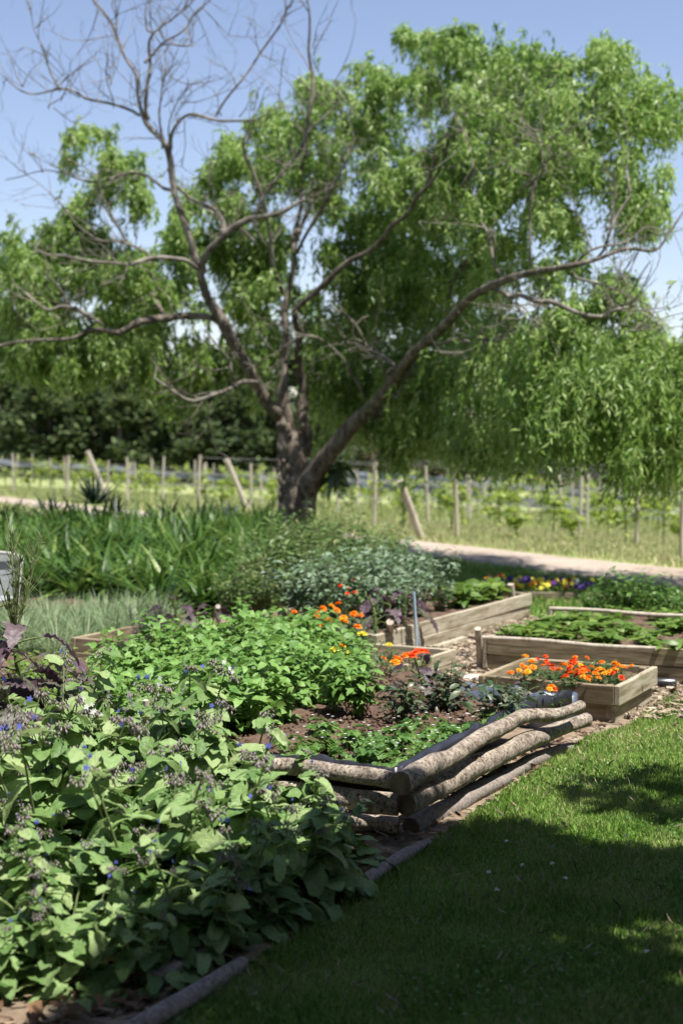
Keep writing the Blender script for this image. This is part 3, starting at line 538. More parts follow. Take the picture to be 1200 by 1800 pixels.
DL = [
 [(358, 478, 12, -1.1), (340, 430, 10, -1.1), (323, 370, 9.5, -1.1), (309, 320, 9, -1.1), (297, 285, 8.5, -1.1), (284, 250, 7.5, -1.2), (262, 215, 7.5, -1.2), (247, 180, 5, -1.2), (245, 135, 4.5, -1.2), (225, 92, 4, -1.2), (200, 55, 3.5, -1.2), (172, 22, 2.8, -1.2), (145, -20, 2, -1.2)],
 [(262, 210, 5.5, -1.2), (262, 150, 5, -1.3), (265, 95, 4.5, -1.3), (275, 60, 3.5, -1.3), (300, 38, 2.5, -1.3), (330, 8, 2, -1.3), (345, -30, 1.5, -1.3)],
 [(272, 60, 2.6, -1.3), (262, 15, 1.6, -1.3), (270, -30, 1, -1.3)],
 [(245, 203, 4.5, -1.2), (200, 190, 4, -1), (150, 175, 3.4, -.9), (105, 160, 3, -.8), (50, 156, 2.2, -.8), (5, 132, 1.5, -.8)],
 [(106, 160, 2.6, -.8), (80, 100, 2.2, -.8), (62, 50, 1.6, -.8), (50, -5, 1.1, -.8)],
 [(118, 165, 1.8, -.8), (100, 185, 1.6, -.9), (86, 192, 1.2, -.9)],
 [(297, 272, 5, -1.1), (301, 240, 4.5, -1.3), (320, 214, 4.5, -1.4), (350, 203, 4, -1.5), (400, 205, 3.4, -1.6), (450, 204, 2.4, -1.6), (490, 190, 1.2, -1.6)],
 [(382, 203, 3.5, -1.5), (400, 170, 3.2, -1.6), (440, 120, 3, -1.6), (480, 60, 2.6, -1.6), (500, 30, 2, -1.6), (520, -10, 1.5, -1.6)],
 [(255, 110, 3.6, -1.3), (285, 80, 3.2, -1.4), (320, 58, 2.8, -1.5), (345, 25, 2.2, -1.5), (372, -5, 1.5, -1.5)],
 [(285, 80, 2.4, -1.4), (320, 82, 2.2, -1.5), (342, 78, 1.8, -1.5)],
 [(205, 55, 2.6, -1.2), (205, 25, 2.2, -1.2), (207, -15, 1.4, -1.2)],
 [(304, 335, 5, -1.1), (270, 316, 4.5, -.7), (240, 303, 4.2, -.5), (200, 306, 3.8, -.4), (150, 312, 2.4, -.4), (60, 304, 1.6, -.4), (10, 318, 1, -.4)],
 [(285, 262, 3, -1.2), (288, 200, 2.4, -1.3), (287, 140, 2, -1.3), (291, 85, 1.2, -1.3)],
 [(296, 262, 2.6, -1.1), (303, 215, 2, -1.3), (325, 160, 1.4, -1.4), (330, 135, 1, -1.4)],
 [(200, 190, 2, -1), (195, 150, 1.8, -1), (190, 75, 1.2, -1)],
 [(358, 480, 11, -1.1), (375, 435, 10.5, -1.3), (393, 408, 10, -1.4), (430, 390, 8.5, -1.5), (470, 376, 6.5, -1.6), (510, 363, 5, -1.7), (545, 352, 3, -1.8)],
 [(446, 385, 5.5, -1.5), (470, 340, 5, -1.6), (500, 308, 4.8, -1.7), (522, 272, 4.5, -1.7), (538, 205, 5, -1.8), (550, 135, 4.5, -1.8), (548, 70, 3.5, -1.8), (536, -15, 2.6, -1.8)],
 [(390, 408, 6, -1.4), (386, 380, 5.5, -1.3), (368, 358, 5, -1.2), (340, 345, 4.5, -1.1), (312, 318, 4.5, -1.1), (296, 295, 4, -1.1)],
 [(356, 475, 6, -1.1), (330, 466, 5.5, -1.3), (280, 462, 5, -1.5), (240, 466, 4.6, -1.6), (200, 463, 4, -1.7), (150, 460, 3.5, -1.8), (100, 455, 2.8, -1.8), (60, 440, 2, -1.8)],
 [(268, 460, 3.5, -1.5), (240, 432, 3.2, -1.6), (200, 418, 3, -1.7), (170, 412, 2.8, -1.7), (140, 388, 2.4, -1.7), (110, 360, 1.6, -1.7)],
 [(225, 422, 2.5, -1.6), (202, 386, 2.2, -1.7), (186, 355, 1.8, -1.7)],
 [(160, 574, 5, -1.5), (148, 556, 4.8, -1.6), (110, 541, 4.2, -1.7), (78, 544, 3.8, -1.7), (45, 510, 2.6, -1.7), (20, 490, 1.6, -1.7)],
 [(180, 572, 4, -1.5), (150, 555, 4.5, -1.6), (125, 540, 2.6, -1.7)],
 [(455, 668, 7, -.5), (420, 675, 6.5, -.9), (380, 690, 6, -1.1), (340, 700, 5, -1.2), (305, 682, 4, -1.3), (272, 665, 3, -1.3)],
 [(411, 675, 4, -1), (411, 650, 4, -1.1), (412, 635, 3, -1.1), (380, 605, 2.6, -1.2), (358, 580, 2, -1.2)],
 [(494, 520, 6, 0), (486, 480, 6, -.3), (474, 430, 5.2, -.5), (463, 380, 5, -.7), (446, 320, 4.8, -.9), (434, 262, 4, -1), (440, 215, 2, -1)],
 [(518, 445, 6, .3), (540, 400, 5.2, -.2), (572, 358, 5, -.5), (597, 310, 4, -.7), (622, 250, 3, -.8)],
 [(530, 330, 5, .5), (540, 280, 4.2, .2), (548, 225, 3.6, 0), (590, 180, 2, 0), (583, 140, 1.4, 0)],
 [(450, 430, 3.6, -1), (420, 408, 3.6, -1.2), (398, 400, 3, -1.3), (350, 350, 2.4, -1.3)],
 [(862, 505, 6, -1.1), (900, 521, 5.6, -1.4), (950, 531, 6.5, -1.6), (1000, 550, 6.5, -1.7), (1050, 562, 5.4, -1.7), (1075, 550, 4, -1.7), (1118, 534, 3, -1.7)],
 [(725, 622, 5, -.9), (780, 603, 4.5, -1.2), (850, 601, 3.8, -1.4), (890, 588, 3, -1.4), (925, 580, 2, -1.4)],
 [(1045, 458, 4, -.9), (1070, 405, 4, -1.1), (1090, 360, 3.4, -1.2), (1106, 330, 2.4, -1.2)],
 [(1000, 468, 3.6, -.9), (1040, 440, 3, -1), (1100, 428, 2.4, -1), (1150, 400, 2, -1)],
 [(1005, 478, 4, -1), (1040, 500, 3, -1.1), (1100, 520, 2, -1.1), (1160, 560, 1.4, -1.1)],
 [(886, 492, 3.6, -1.1), (860, 432, 3.6, -1.2), (846, 392, 3, -1.3)],
 [(870, 508, 3.4, -1.2), (905, 535, 3, -1.4), (930, 555, 2, -1.4)],
 [(688, 692, 5, -1), (684, 655, 6.5, -1.2), (690, 640, 4, -1.3), (660, 618, 3.6, -1.3), (638, 592, 3.4, -1.3), (612, 560, 3, -1.3), (585, 540, 2, -1.3)],
 [(684, 688, 4, -1.1), (698, 700, 3, -1.2)],
 [(690, 640, 3, -1.3), (660, 628, 3, -1.3), (635, 600, 2.4, -1.4), (605, 600, 1.8, -1.4)],
 [(735, 352, 3.5, -.7), (775, 280, 3.4, -1), (800, 240, 2.4, -1)],
 [(755, 330, 3.5, -.7), (770, 270, 3, -1), (788, 240, 2.4, -1.2)],
 [(818, 335, 4, -1.4), (835, 300, 3.5, -1.5), (828, 260, 3, -1.5), (812, 225, 2, -1.5)],
 [(860, 405, 5, 1), (890, 360, 5, .2), (930, 320, 4, -.4), (970, 275, 2.6, -.8)],
 [(932, 470, 3.5, -1.1), (930, 400, 3, -1.3), (940, 330, 2.4, -1.4), (948, 230, 1.6, -1.4)],
 [(640, 700, 5, -.6), (585, 610, 3.4, -1), (545, 590, 3, -1.2), (500, 605, 2.6, -1.2), (450, 640, 2, -1.2)],
 [(1100, 580, 2.4, -1.2), (1140, 572, 2, -1.2), (1200, 550, 1.2, -1.2)],
]
allp = []
for q, l in enumerate(DL):
    limb(dead, l, 8 if l[0][2] > 3.5 else 5, .3, 4, seed=q)
    Pp, Rr = smooth_path([np.array(P(p[0], p[1], TD + p[3] + DD(p[0], p[1]))) - TO for p in l], [p[2] for p in l], 5); allp.append((Pp, Rr))
for c in range(4):                                              # knots where limbs were lost
    pass
# fine twigs that grow off the dead limbs
def twig(p, d, L, r0, depth, rr):
    n = 4; Q = [p]; dd = d / np.linalg.norm(d)
    for k in range(n):
        dd = dd + rr.normal(0, .22, 3) + [0, 0, .07]; dd /= np.linalg.norm(dd); Q.append(Q[-1] + dd * L / n)
    tube(twigs, Q, [r0 * (1 - .6 * k / n) for k in range(n + 1)], 3, 1)
    if depth:
        for k in range(1, n + 1):
            if rr.random() < .75:
                twig(Q[k], dd + rr.normal(0, .7, 3), L * rr.uniform(.35, .6), r0 * .55, depth - 1, rr)
rr = np.random.default_rng(9)
for Pp, Rr in allp:
    seglen = np.linalg.norm(np.diff(Pp, axis=0), axis=1).sum(); m = int(seglen * 4.2) + 2
    for _ in range(m):
        i = rr.integers(len(Pp) // 4, len(Pp)); t = nrm(np.gradient(Pp, axis=0))[i]; d = t * .6 + rr.normal(0, .75, 3) * [1, .7, 1] + [0, 0, .15]
        twig(Pp[i], d, rr.uniform(.25, 1.1), .0095, 2 if rr.random() < .5 else 1, rr)
dead_o = dead.obj('dead_limbs', M['deadbark'], tree, smooth=True); tag(dead_o, 'bare grey dead limbs twisting out of the crown')
twigs.obj('twigs', M['deadbark'], tree)

# foliage: drooping leafy strands inside traced clumps, each clump at its own depth
CL = [  # px, py, rx, ry, depth, thickness, weight
 (150, 262, 38, 22, .9, .4, 1.6), (120, 292, 22, 20, .9, .4, .6), (212, 300, 44, 28, .5, .6, 2.4), (215, 350, 38, 55, .8, .7, 4), (135, 372, 34, 35, .8, .7, 2), (150, 425, 75, 40, .5, 1, 6), (60, 440, 50, 40, .4, 1, 3), (25, 500, 55, 60, .2, 1.2, 6),
 (100, 500, 75, 50, .4, 1.3, 7), (180, 490, 70, 45, .7, 1.2, 5), (60, 585, 75, 55, 0, 1.2, 8), (160, 610, 65, 50, 0, 1.2, 6), (230, 560, 55, 45, .6, 1.2, 4), (250, 480, 40, 45, 1, 1.2, 3), (100, 650, 45, 22, 0, 1, 1.3), (250, 625, 35, 35, .4, 1, 1.6),
 (320, 520, 60, 55, .9, 1.2, 6), (310, 420, 40, 40, 1.2, 1.2, 3), (330, 385, 28, 30, 1.2, 1, 1.2), (300, 640, 60, 50, .7, 1.2, 4.5), (285, 700, 35, 40, .6, 1, 1.6), (370, 620, 50, 60, 1, 1.2, 4), (330, 690, 25, 30, 1, 1, .8),
 (385, 300, 30, 35, 1.2, 1, 1.8), (400, 370, 50, 50, 1.3, 1.2, 4.5), (440, 300, 50, 45, 1.3, 1.2, 4), (430, 440, 60, 55, 1.2, 1.4, 6), (440, 530, 55, 55, 1, 1.4, 6), (450, 610, 45, 45, .8, 1.2, 4), (500, 240, 55, 45, 1.4, 1.3, 5), (520, 330, 60, 60, 1.5, 1.3, 6),
 (500, 430, 50, 50, 1.6, 1.3, 2.2), (545, 185, 35, 28, 1.5, 1, 2), (590, 170, 45, 30, 1.5, 1.3, 3), (580, 260, 60, 55, 1.5, 1.4, 6), (600, 360, 60, 55, 1.6, 1.5, 5), (580, 460, 50, 50, 1.7, 1.5, 3), (540, 560, 45, 40, 1.6, 1.2, 1.6),
 (650, 150, 45, 30, 1.6, 1.4, 3.4), (670, 230, 60, 55, 1.4, 1.6, 6), (690, 320, 70, 55, 1.3, 1.7, 7), (680, 420, 70, 60, 1.8, 1.5, 8), (640, 520, 60, 60, 1.9, 1.4, 6.5), (600, 600, 60, 50, 1.4, 1.6, 5),
 (735, 90, 28, 26, 1.6, .9, 1.8), (770, 110, 35, 35, 1.6, 1.1, 3), (750, 170, 50, 45, 1.4, 1.5, 5), (820, 90, 38, 26, 1.6, 1, 3), (850, 130, 50, 45, 1.5, 1.4, 6), (830, 210, 65, 55, 1.2, 1.8, 8), (790, 290, 60, 50, 1.1, 1.8, 7), (760, 380, 65, 60, 1, 1.8, 8),
 (740, 470, 65, 60, 1.7, 1.5, 9), (720, 550, 60, 55, 1.8, 1.4, 8), (920, 130, 48, 36, 1.5, 1.3, 4.5), (910, 200, 65, 50, 1.2, 1.7, 8), (880, 290, 65, 55, 1, 1.8, 8), (850, 380, 55, 55, 1, 1.8, 6), (820, 450, 50, 45, 1.8, 1.3, 4.5),
 (980, 150, 40, 36, 1.4, 1.2, 3.4), (1050, 105, 34, 24, 1.4, .9, 2.6), (1075, 140, 45, 40, 1.3, 1.2, 4.5), (1000, 220, 60, 50, 1.1, 1.5, 7), (1090, 210, 60, 50, 1, 1.4, 7), (1150, 190, 40, 40, 1, 1.1, 4), (1165, 250, 28, 40, .9, 1, 2), (960, 300, 60, 50, 1, 1.6, 6), (1040, 300, 45, 45, 1, 1.3, 4),
 (1110, 290, 35, 32, 1, 1, 1.6), (970, 380, 40, 40, 1.3, 1.3, 2.4), (1010, 400, 40, 45, 1.4, 1, 2.4), (930, 400, 40, 35, 1.4, 1.3, 1.8), (1100, 370, 48, 28, .8, 1, 3), (1130, 410, 32, 24, .8, .9, 1.6), (1160, 330, 22, 30, .8, .7, .9), (900, 440, 35, 30, 1.3, 1, 1.3),
 (780, 610, 60, 50, 1.9, 1.4, 6), (840, 570, 60, 40, 1.8, 1.3, 5.5), (890, 620, 65, 50, .4, 1.8, 8), (960, 600, 60, 40, .2, 1.6, 7), (1010, 560, 50, 30, .3, 1.3, 4), (1085, 520, 30, 28, .4, .8, 3), (1065, 545, 45, 26, .3, 1, 3.5), (1125, 585, 40, 30, .1, 1, 3.5), (955, 510, 36, 36, .8, 1, 2.2), (1165, 610, 36, 30, -.2, 1, 3), (905, 480, 30, 40, 1.2, 1, 1.6), (1010, 470, 26, 22, 1, .8, 1), (1120, 350, 50, 50, .8, 1, 3), (1040, 620, 70, 40, -.2, 1.6, 8), (1110, 640, 55, 45, -.4, 1.5, 7), (1180, 670, 45, 50, -.5, 1.4, 6),
 (830, 680, 70, 55, .4, 1.9, 8), (920, 700, 70, 55, .1, 1.9, 9), (1010, 700, 70, 55, -.3, 1.8, 9), (1100, 730, 60, 55, -.6, 1.5, 8), (1180, 760, 45, 60, -.7, 1.4, 6), (760, 700, 60, 45, .8, 1.7, 5), (690, 640, 50, 45, 1.3, 1.4, 3.6), (640, 690, 45, 35, 1.4, 1.2, 2.4),
 (680, 740, 45, 30, 1.3, 1.2, 2.4), (780, 760, 55, 35, .8, 1.5, 4), (860, 780, 55, 40, .3, 1.6, 5), (940, 790, 60, 40, 0, 1.6, 6), (1030, 800, 60, 40, -.4, 1.5, 6), (1110, 820, 45, 35, -.6, 1.3, 4), (1170, 840, 35, 30, -.7, 1.1, 2.6), (1090, 850, 20, 20, -.6, .6, .9), (860, 830, 26, 26, .2, .8, 1.2),
 (560, 700, 35, 40, 1.4, 1, 1.6), (565, 790, 16, 30, .9, .4, .7), (590, 830, 18, 22, .7, .4, .8), (450, 700, 22, 24, 1.2, 1, .5), (600, 650, 55, 40, 1.6, 1.4, 5), (560, 640, 35, 40, 1.8, 1, 2.2), (650, 590, 50, 45, 1.7, 1.4, 5), (630, 740, 40, 30, 1.6, 1, 2.5), (700, 780, 40, 30, 1.2, 1, 3), (660, 700, 55, 40, 1.3, 1.3, 4), (740, 750, 60, 45, 1.2, 1.5, 6), (760, 650, 60, 45, 2.0, 1.2, 5), (810, 800, 40, 36, .8, 1.2, 3.5), (840, 520, 50, 40, 2.2, 1.2, 4), (700, 480, 60, 60, 2.4, 1.4, 6), (760, 330, 60, 50, 1.5, 1.6, 5), (950, 340, 50, 50, 1.4, 1.4, 3), (470, 480, 50, 60, 1.7, 1.2, 4), (360, 450, 50, 50, 1.3, 1, 2.5), (60, 640, 40, 26, .2, 1, 1.6), (1210, 720, 40, 90, -.5, 1.4, 5), (1290, 700, 60, 110, -.7, 1.6, 9), (1300, 560, 60, 80, -.4, 1.4, 6), (1230, 620, 40, 60, -.3, 1.2, 3)]
cr = MB(); sw = MB(); rr = np.random.default_rng(21)
LT = [leafT(.26, 2, .25, .25, seed=1), leafT(.30, 2, .1, .45, seed=2)]
for (px, py, rx, ry, dd, th, wt) in CL:
    ns = int(wt * 36 * (1.22 if px < 500 else 1.1)); py = py - (26 if py > 690 and px > 700 else 0)
    # several sub-clumps
    nc = max(3, int(wt * 1.9)); cc = rr.normal(0, .55, (nc, 3)); cc /= np.maximum(1, np.linalg.norm(cc, axis=1, keepdims=True)); q = rr.integers(0, nc, ns)
    o = cc[q] + rr.normal(0, .17, (ns, 3)) * (1 + 1.6 * (rr.random((ns, 1)) < .15)); d = TD + dd + DD(px, py) + o[:, 1] * th
    base = np.stack([(px + o[:, 0] * rx - 600) / FP * d, d, CAMH - (py - 18 + o[:, 2] * ry - HZ) / FP * d], 1) - TO
    an = rr.uniform(0, 6.28, ns); out = np.stack([np.cos(an), np.sin(an) * .8, rr.uniform(-.1, .7, ns)], 1)
    L = rr.uniform(.35, .85, ns) * (1 + .5 * (rr.random(ns) < .12)) * (.72 if py > 560 and px < 480 else .72 if py > 730 else 1.05 if py > 560 else .9); K = 15; tt = np.linspace(.12, 1, K)
    pt = lambda t: base[:, None] + out[:, None] * (L[:, None, None] * (t * .55 - .28 * t * t)[None, :, None]) + np.array([0, 0, -1.]) * (L[:, None, None] * ((.1 if py > 560 else -.15) * t + (.75 if py > 560 else .62) * t * t)[None, :, None])
    p = pt(tt); tg = nrm(pt(tt + .05) - p)
    p = p.reshape(-1, 3); tg = tg.reshape(-1, 3); m = len(p); keep = rr.random(m) < .86; p, tg = p[keep], tg[keep]; m = len(p)
    dr = tg * .5 + rr.normal(0, .52, (m, 3)) + [0, 0, -.38 if py > 560 else -.22]; up = rr.normal(0, .55, (m, 3)) + np.array(S) * .9
    h = m // 2; fs = 1 + .035 * DD(px, py)
    place(cr, LT[0], p[:h], dr[:h], up[:h], rr.uniform(.08, .165, h) * fs); place(cr, LT[1], p[h:], dr[h:], up[h:], rr.uniform(.08, .155, m - h) * fs)
cro = cr.obj('crown', M['willow'], tree)
# fern growing on the trunk
mf = MB(); n = 20; rr = np.random.default_rng(3); c = np.array(P(592, 822, TD - .25)) - TO
ang = rr.uniform(0, 6.28, n); place(mf, leafT(.24, 5, .2, .7, .1, 1), c + rr.normal(0, .07, (n, 3)), np.stack([np.cos(ang) + .5, np.sin(ang) * .6 - .3, rr.uniform(-.9, .3, n)], 1), np.stack([rr.normal(0, .3, n), rr.normal(0, .3, n), np.ones(n)], 1), rr.uniform(.25, .5, n))
tag(mf.obj('epiphytic_fern', M['dark'], None, tuple(TO)), 'dark strap-leaved fern clinging to the right side of the trunk', 'fern')

# ------------------------------------------------------------------ the tree behind the camera whose shade lies over the foreground
sh = empty('shade_tree', 'leafy tree standing outside the picture behind the camera, shading the foreground', 'tree', (3.4, -4.2, 0)); SO = np.array(sh.location)
mb = MB(); tube(mb, [(0, 0, -.2), (.05, .2, 1.5), (-.1, .8, 3), (-.4, 2.0, 4.6), (-.9, 3.2, 5.4)], [.3, .25, .2, .14, .07], 10, 4, .2); tube(mb, [(-.1, .8, 3), (.6, 2, 4.4), (.7, 3.4, 5.4)], [.14, .1, .05], 8, 4, .2)
tube(mb, [(-.2, 1.2, 3.6), (-1.6, 2.2, 5), (-2.8, 3.1, 5.6)], [.12, .09, .04], 8, 4, .2)
for nm, lab, x0, x1, y0, y1, h1, n in (('sky_screen', 'added tall leaf screen outside the picture on the right, blocking side sky', 6.6, 8.2, -3, 13, 8.0, 15000), ('sky_screen', 'added tall leaf screen outside the picture on the left, blocking side sky', -8.6, -7, -4, 12, 9.0, 14000), ('sky_screen', 'added tall leaf screen outside the picture behind the camera, blocking sky', -7, 6, -7.6, -6, 9.0, 12000)):
    rq = np.random.default_rng(int(n + h1)); hb = MB(); p = np.stack([rq.uniform(x0, x1, n), rq.uniform(y0, y1, n), rq.uniform(0, 1, n) ** .9 * h1 * (1 + .12 * np.sin(rq.uniform(0, 50, n)))], 1)
    place(hb, leafT(.6, 2), p, rq.normal(0, 1, (n, 3)), rq.normal(0, 1, (n, 3)), rq.uniform(.22, .4, n)); tag(hb.obj(nm, M['dark']), lab, 'sky_screen', 'added leaf screens outside the picture')  # unseen walls of leaves, added to cut low sky light and deepen the shade
SHADE = [([(360, 1625), (480, 1600), (560, 1575), (615, 1525), (640, 1502), (700, 1482), (770, 1462), (860, 1445), (920, 1452), (1000, 1486), (1120, 1496), (1230, 1506), (1230, 1610), (1080, 1616), (980, 1640), (860, 1690), (760, 1760), (700, 1860), (20, 1920), (60, 1840), (150, 1765), (250, 1700)], 1700, 1.0),
         ([(960, 1400), (1010, 1378), (1100, 1362), (1240, 1350), (1240, 1452), (1130, 1446), (1040, 1430)], 420, 1.0), ([(700, 1860), (760, 1760), (860, 1700), (980, 1660), (1100, 1700), (1230, 1760), (1230, 1900)], 1250, .75), ([(880, 1600), (1260, 1580), (1260, 1790), (840, 1790)], 430, .5), ([(560, 1900), (1300, 1900), (1300, 2400), (300, 2400), (80, 1900)], 700, .8)]
UPZ = np.array([0, 0, 1.]); Sn = np.array(S); rr = np.random.default_rng(77); mc = MB()
for poly, den, dens in SHADE:
    A = np.array([tuple(G(*p, 0))[:2] for p in poly]); area = abs(np.sum(A[:, 0] * np.roll(A[:, 1], 1) - A[:, 1] * np.roll(A[:, 0], 1))) / 2
    n = int(area * den); x = rr.uniform(A[:, 0].min(), A[:, 0].max(), n * 4); y = rr.uniform(A[:, 1].min(), A[:, 1].max(), n * 4); k = inpoly(x, y, [tuple(a) for a in A]); x, y = x[k][:int(n)], y[k][:int(n)]
    n = len(x); h = rr.uniform(4.6, 6.4, n) + .5 * np.sin(x * 2 + y); p = np.stack([x, y, np.zeros(n)], 1) + Sn * (h / Sn[2])[:, None]
    place(mc, leafT(.55, 2, .15, .2), p - SO, rr.normal(0, 1, (n, 3)) * [1, 1, .5], rr.normal(0, .35, (n, 3)) + Sn, rr.uniform(.10, .17, n))
n = 8000; xg = rr.uniform(-4.5, 6, n); yg = rr.uniform(-5, 3.75, n); h = rr.uniform(4.8, 7.5, n); p = np.stack([xg, yg, np.zeros(n)], 1) + Sn * (h / Sn[2])[:, None]
place(mc, leafT(.6, 2, .15, .2), p - SO, rr.normal(0, 1, (n, 3)), rr.normal(0, .6, (n, 3)) + UPZ, rr.uniform(.16, .34, n))
mb.obj('trunk', M['bark'], sh, smooth=True); mc.obj('crown', M['dark'], sh)
# ------------------------------------------------------------------ timber beds
AU, AV = math.atan2(U.y, U.x), math.atan2(Vv.y, Vv.x)
def bed(label, nc, L, Wd, h, mats=('plank',) * 4, rows_=2, soil=.82, th=.035, group='timber garden beds', lowin=0.0):
    """raised bed: near corner nc, L along U, Wd along V. mats: near, right, far, left"""
    e = empty('raised_bed', label, 'raised bed', (nc.x, nc.y, 0), 0, group); hh = h / rows_; k = 0
    for r_ in range(rows_):
        z = r_ * hh; ins = lowin if r_ == 0 else 0
        for nm, mid, ln, ang, mt in (('front_plank', Vv * (Wd / 2) + U * (th / 2 + ins), Wd - .004 * 2 - 2 * ins, AV, mats[0]), ('end_plank', U * (L / 2) + Vv * (-th / 2 - .002 + 2 * 0 + ins), L - 2 * ins, AU, mats[1]),
                                     ('back_plank', Vv * (Wd / 2) + U * (L - th / 2), Wd - .008, AV, mats[2]), ('side_plank', U * (L / 2) + Vv * (Wd + th / 2 + .002 - ins), L, AU, mats[3])):
            k += 1
            box_mesh(nm, M[mt], ln, th * (1 if r_ else .94), hh - .004, .004, e, (mid.x, mid.y, z + .002), ang + random.uniform(-.004, .004), seed=k + nc.x * 3)
    for (a, b) in ((.05, .045), (.05, Wd - .045), (L - .05, .045), (L - .05, Wd - .045)):
        q = U * a + Vv * b; box_mesh('corner_post', M['plankdark'], .04, .04, h * .97, .003, e, (q.x, q.y, 0), AU, 1)
    poly = [nc + U * th + Vv * .01, nc + U * (L - th) + Vv * .01, nc + U * (L - th) + Vv * (Wd - .01), nc + U * th + Vv * (Wd - .01)]
    s = grid_sheet('soil', [(p.x, p.y) for p in poly], h * soil, M['soil'], .025, .012, 14); s.parent = e; s.location = (-nc.x, -nc.y, 0)
    return e
NA = Vector((1.575, 8.22, 0)); bedA = bed('square timber bed full of orange marigolds, at the edge of the lawn', NA, .84, .80, .235, ('plankdark', 'plankpale', 'plank', 'plank'), lowin=.03)
NB = Vector((2.40, 9.56, 0)); bedB = bed('long timber bed of leafy greens with pole rails, behind the marigold bed', NB, 2.1, 1.52, .25, ('plank', 'plankpale', 'plankpale', 'plankpale'))
NC = Vector((.345, 9.22, 0)); bedC = bed('small pale timber bed with scarlet and orange flowers, in the middle of the garden', NC, .96, .72, .19, ('plankpale', 'plankpale', 'plankpale', 'plankpale'))
ND = Vector((.23, 10.5, 0)); bedD = bed('long pale timber bed of silvery bean plants, nearest the trunk', ND, 3.42, 1.35, .235, ('plankpale', 'plankpale', 'plank', 'plank'))
NE = Vector((-1.05, 10.02, 0)); bedE = bed('low weathered timber bed in front of the grey grass on the left', NE, .85, 1.02, .215, ('plankdark', 'plankdark', 'plank', 'plank'))
def rail(parent, a, b, r, mat='post', posts=()):
    o = Vector(parent.location); mb = MB(); a, b = a - o, b - o
    tube(mb, [a, a.lerp(b, .33) + Vector((0, 0, .006)), a.lerp(b, .66) - Vector((0, 0, .008)), b], [r, r * .92, r * .97, r * .85], 8, 4, .12); mb.obj('rail', M[mat], parent, smooth=True)
    for t in posts:
        p = a.lerp(b, t); mb = MB(); tube(mb, [(p.x, p.y, 0), (p.x, p.y, p.z - r * .5)], [.025, .024], 7, 1); mb.obj('rail_post', M['post'], parent, smooth=True)
rail(bedB, G(848, 1121, .262), G(1152, 1140, .262), .017)
rail(bedB, G(965, 1070, .30), G(1225, 1083, .30), .018, 'post', (.01, .97))
def stick(name, label, cat, a, b, r, mat='post', n=8, group='wooden stakes', r2=None):
    mb = MB(); tube(mb, [(0, 0, -.02), tuple((b - a) * .5 + Vector((r * .2, 0, 0))), tuple(b - a)], [r, r * .97, r2 or r * .92], n, 3, .1, 6)
    return tag(mb.obj(name, M[mat], None, a, True), label, cat, group)
stick('wooden_stake', 'short round stake at the near corner of the long pale bed', 'stake', G(682, 1150), P(685, 1093, 10.6), .03)
stick('wooden_stake', 'thin dark stake leaning beside the blue pipe', 'stake', G(740, 1160), P(728, 1076, 10.9), .014, 'edge')
stick('wooden_stake', 'upright stake at the far end of the long pale bed', 'stake', G(899, 1088), P(897, 1027, 13.35), .035)
stick('wooden_stake', 'upright stake with a dark side at the left corner of the greens bed', 'stake', G(843, 1176), P(839, 1105, 10.2), .026)
stick('wooden_stake', 'stake top poking out of the borage at lower left', 'stake', G(257, 1420), P(257, 1231, 6.3), .016)
stick('wooden_stake', 'small stake at the back edge of the green potato patch', 'stake', G(383, 1120), P(383, 1066, 11.6), .022)
stick('tall_pipe', 'thin upright pale blue pipe at the long pale bed', 'pipe', G(733, 1160), P(727, 1040, 10.8), .010, 'pipe', group=None)
mb = MB(); tube(mb, [G(722, 1172, .02), G(765, 1148, .02), G(810, 1152, .02), G(850, 1150, .02), G(880, 1160, .02)], [.011] * 5, 6, 5); tag(mb.obj('irrigation_hose', M['black'], smooth=True), 'black hose lying on the wood chips beside the small pale bed', 'hose', 'irrigation hoses')
mb = MB(); tube(mb, [G(765, 1126, .02), G(795, 1121, .02), G(840, 1120, .02), G(880, 1124, .02)], [.010] * 4, 6, 5); tag(mb.obj('irrigation_hose', M['black'], smooth=True), 'black hose on the chips further back beside the long pale bed', 'hose', 'irrigation hoses')
mb = MB(); a = G(1140, 1200, .04); tube(mb, [(0, 0, 0), (.03, -.01, 0), (.16, -.03, -.002), (.17, -.03, -.002)], [.032, .036, .04, .034], 12, 1); tag(mb.obj('black_pipe', M['black'], None, a, True), 'short black pipe end on the ground by the greens bed', 'pipe')
a = G(790, 1135, .01); o = box_mesh('loose_board', M['plankpale'], .62, .05, .025, .003, None, (a.x, a.y, .022), AU); tag(o, 'narrow pale board lying on the wood chips', 'board')
def stone(px, py, s, label):
    bm = bmesh.new(); bmesh.ops.create_icosphere(bm, subdivisions=2, radius=1)
    for v in bm.verts: v.co *= 1 + .35 * mnoise.noise(v.co * 1.3 + Vector((px, 0, 0))); v.co = Vector((v.co.x * s, v.co.y * s * .7, v.co.z * s * .3))
    me = bpy.data.meshes.new('stone'); bm.to_mesh(me); bm.free(); me.materials.append(M['stone']); o = bpy.data.objects.new('stone', me); COL.objects.link(o); o.location = G(px, py, .02); tag(o, label, 'stone', 'pale stones')
stone(833, 1192, .085, 'flat pale stone at the foot of the dark-sided stake'); stone(790, 1168, .035, 'small pale stone on the wood chips beside the hose')
o = box_mesh('edging_timber', M['edge'], .26, .05, .06, .006, None, tuple(G(312, 1722, 0)), AU, warp=.006); tag(o, 'grey timber block in deep shade under the borage leaves', 'edging timber', 'lawn edging timbers')
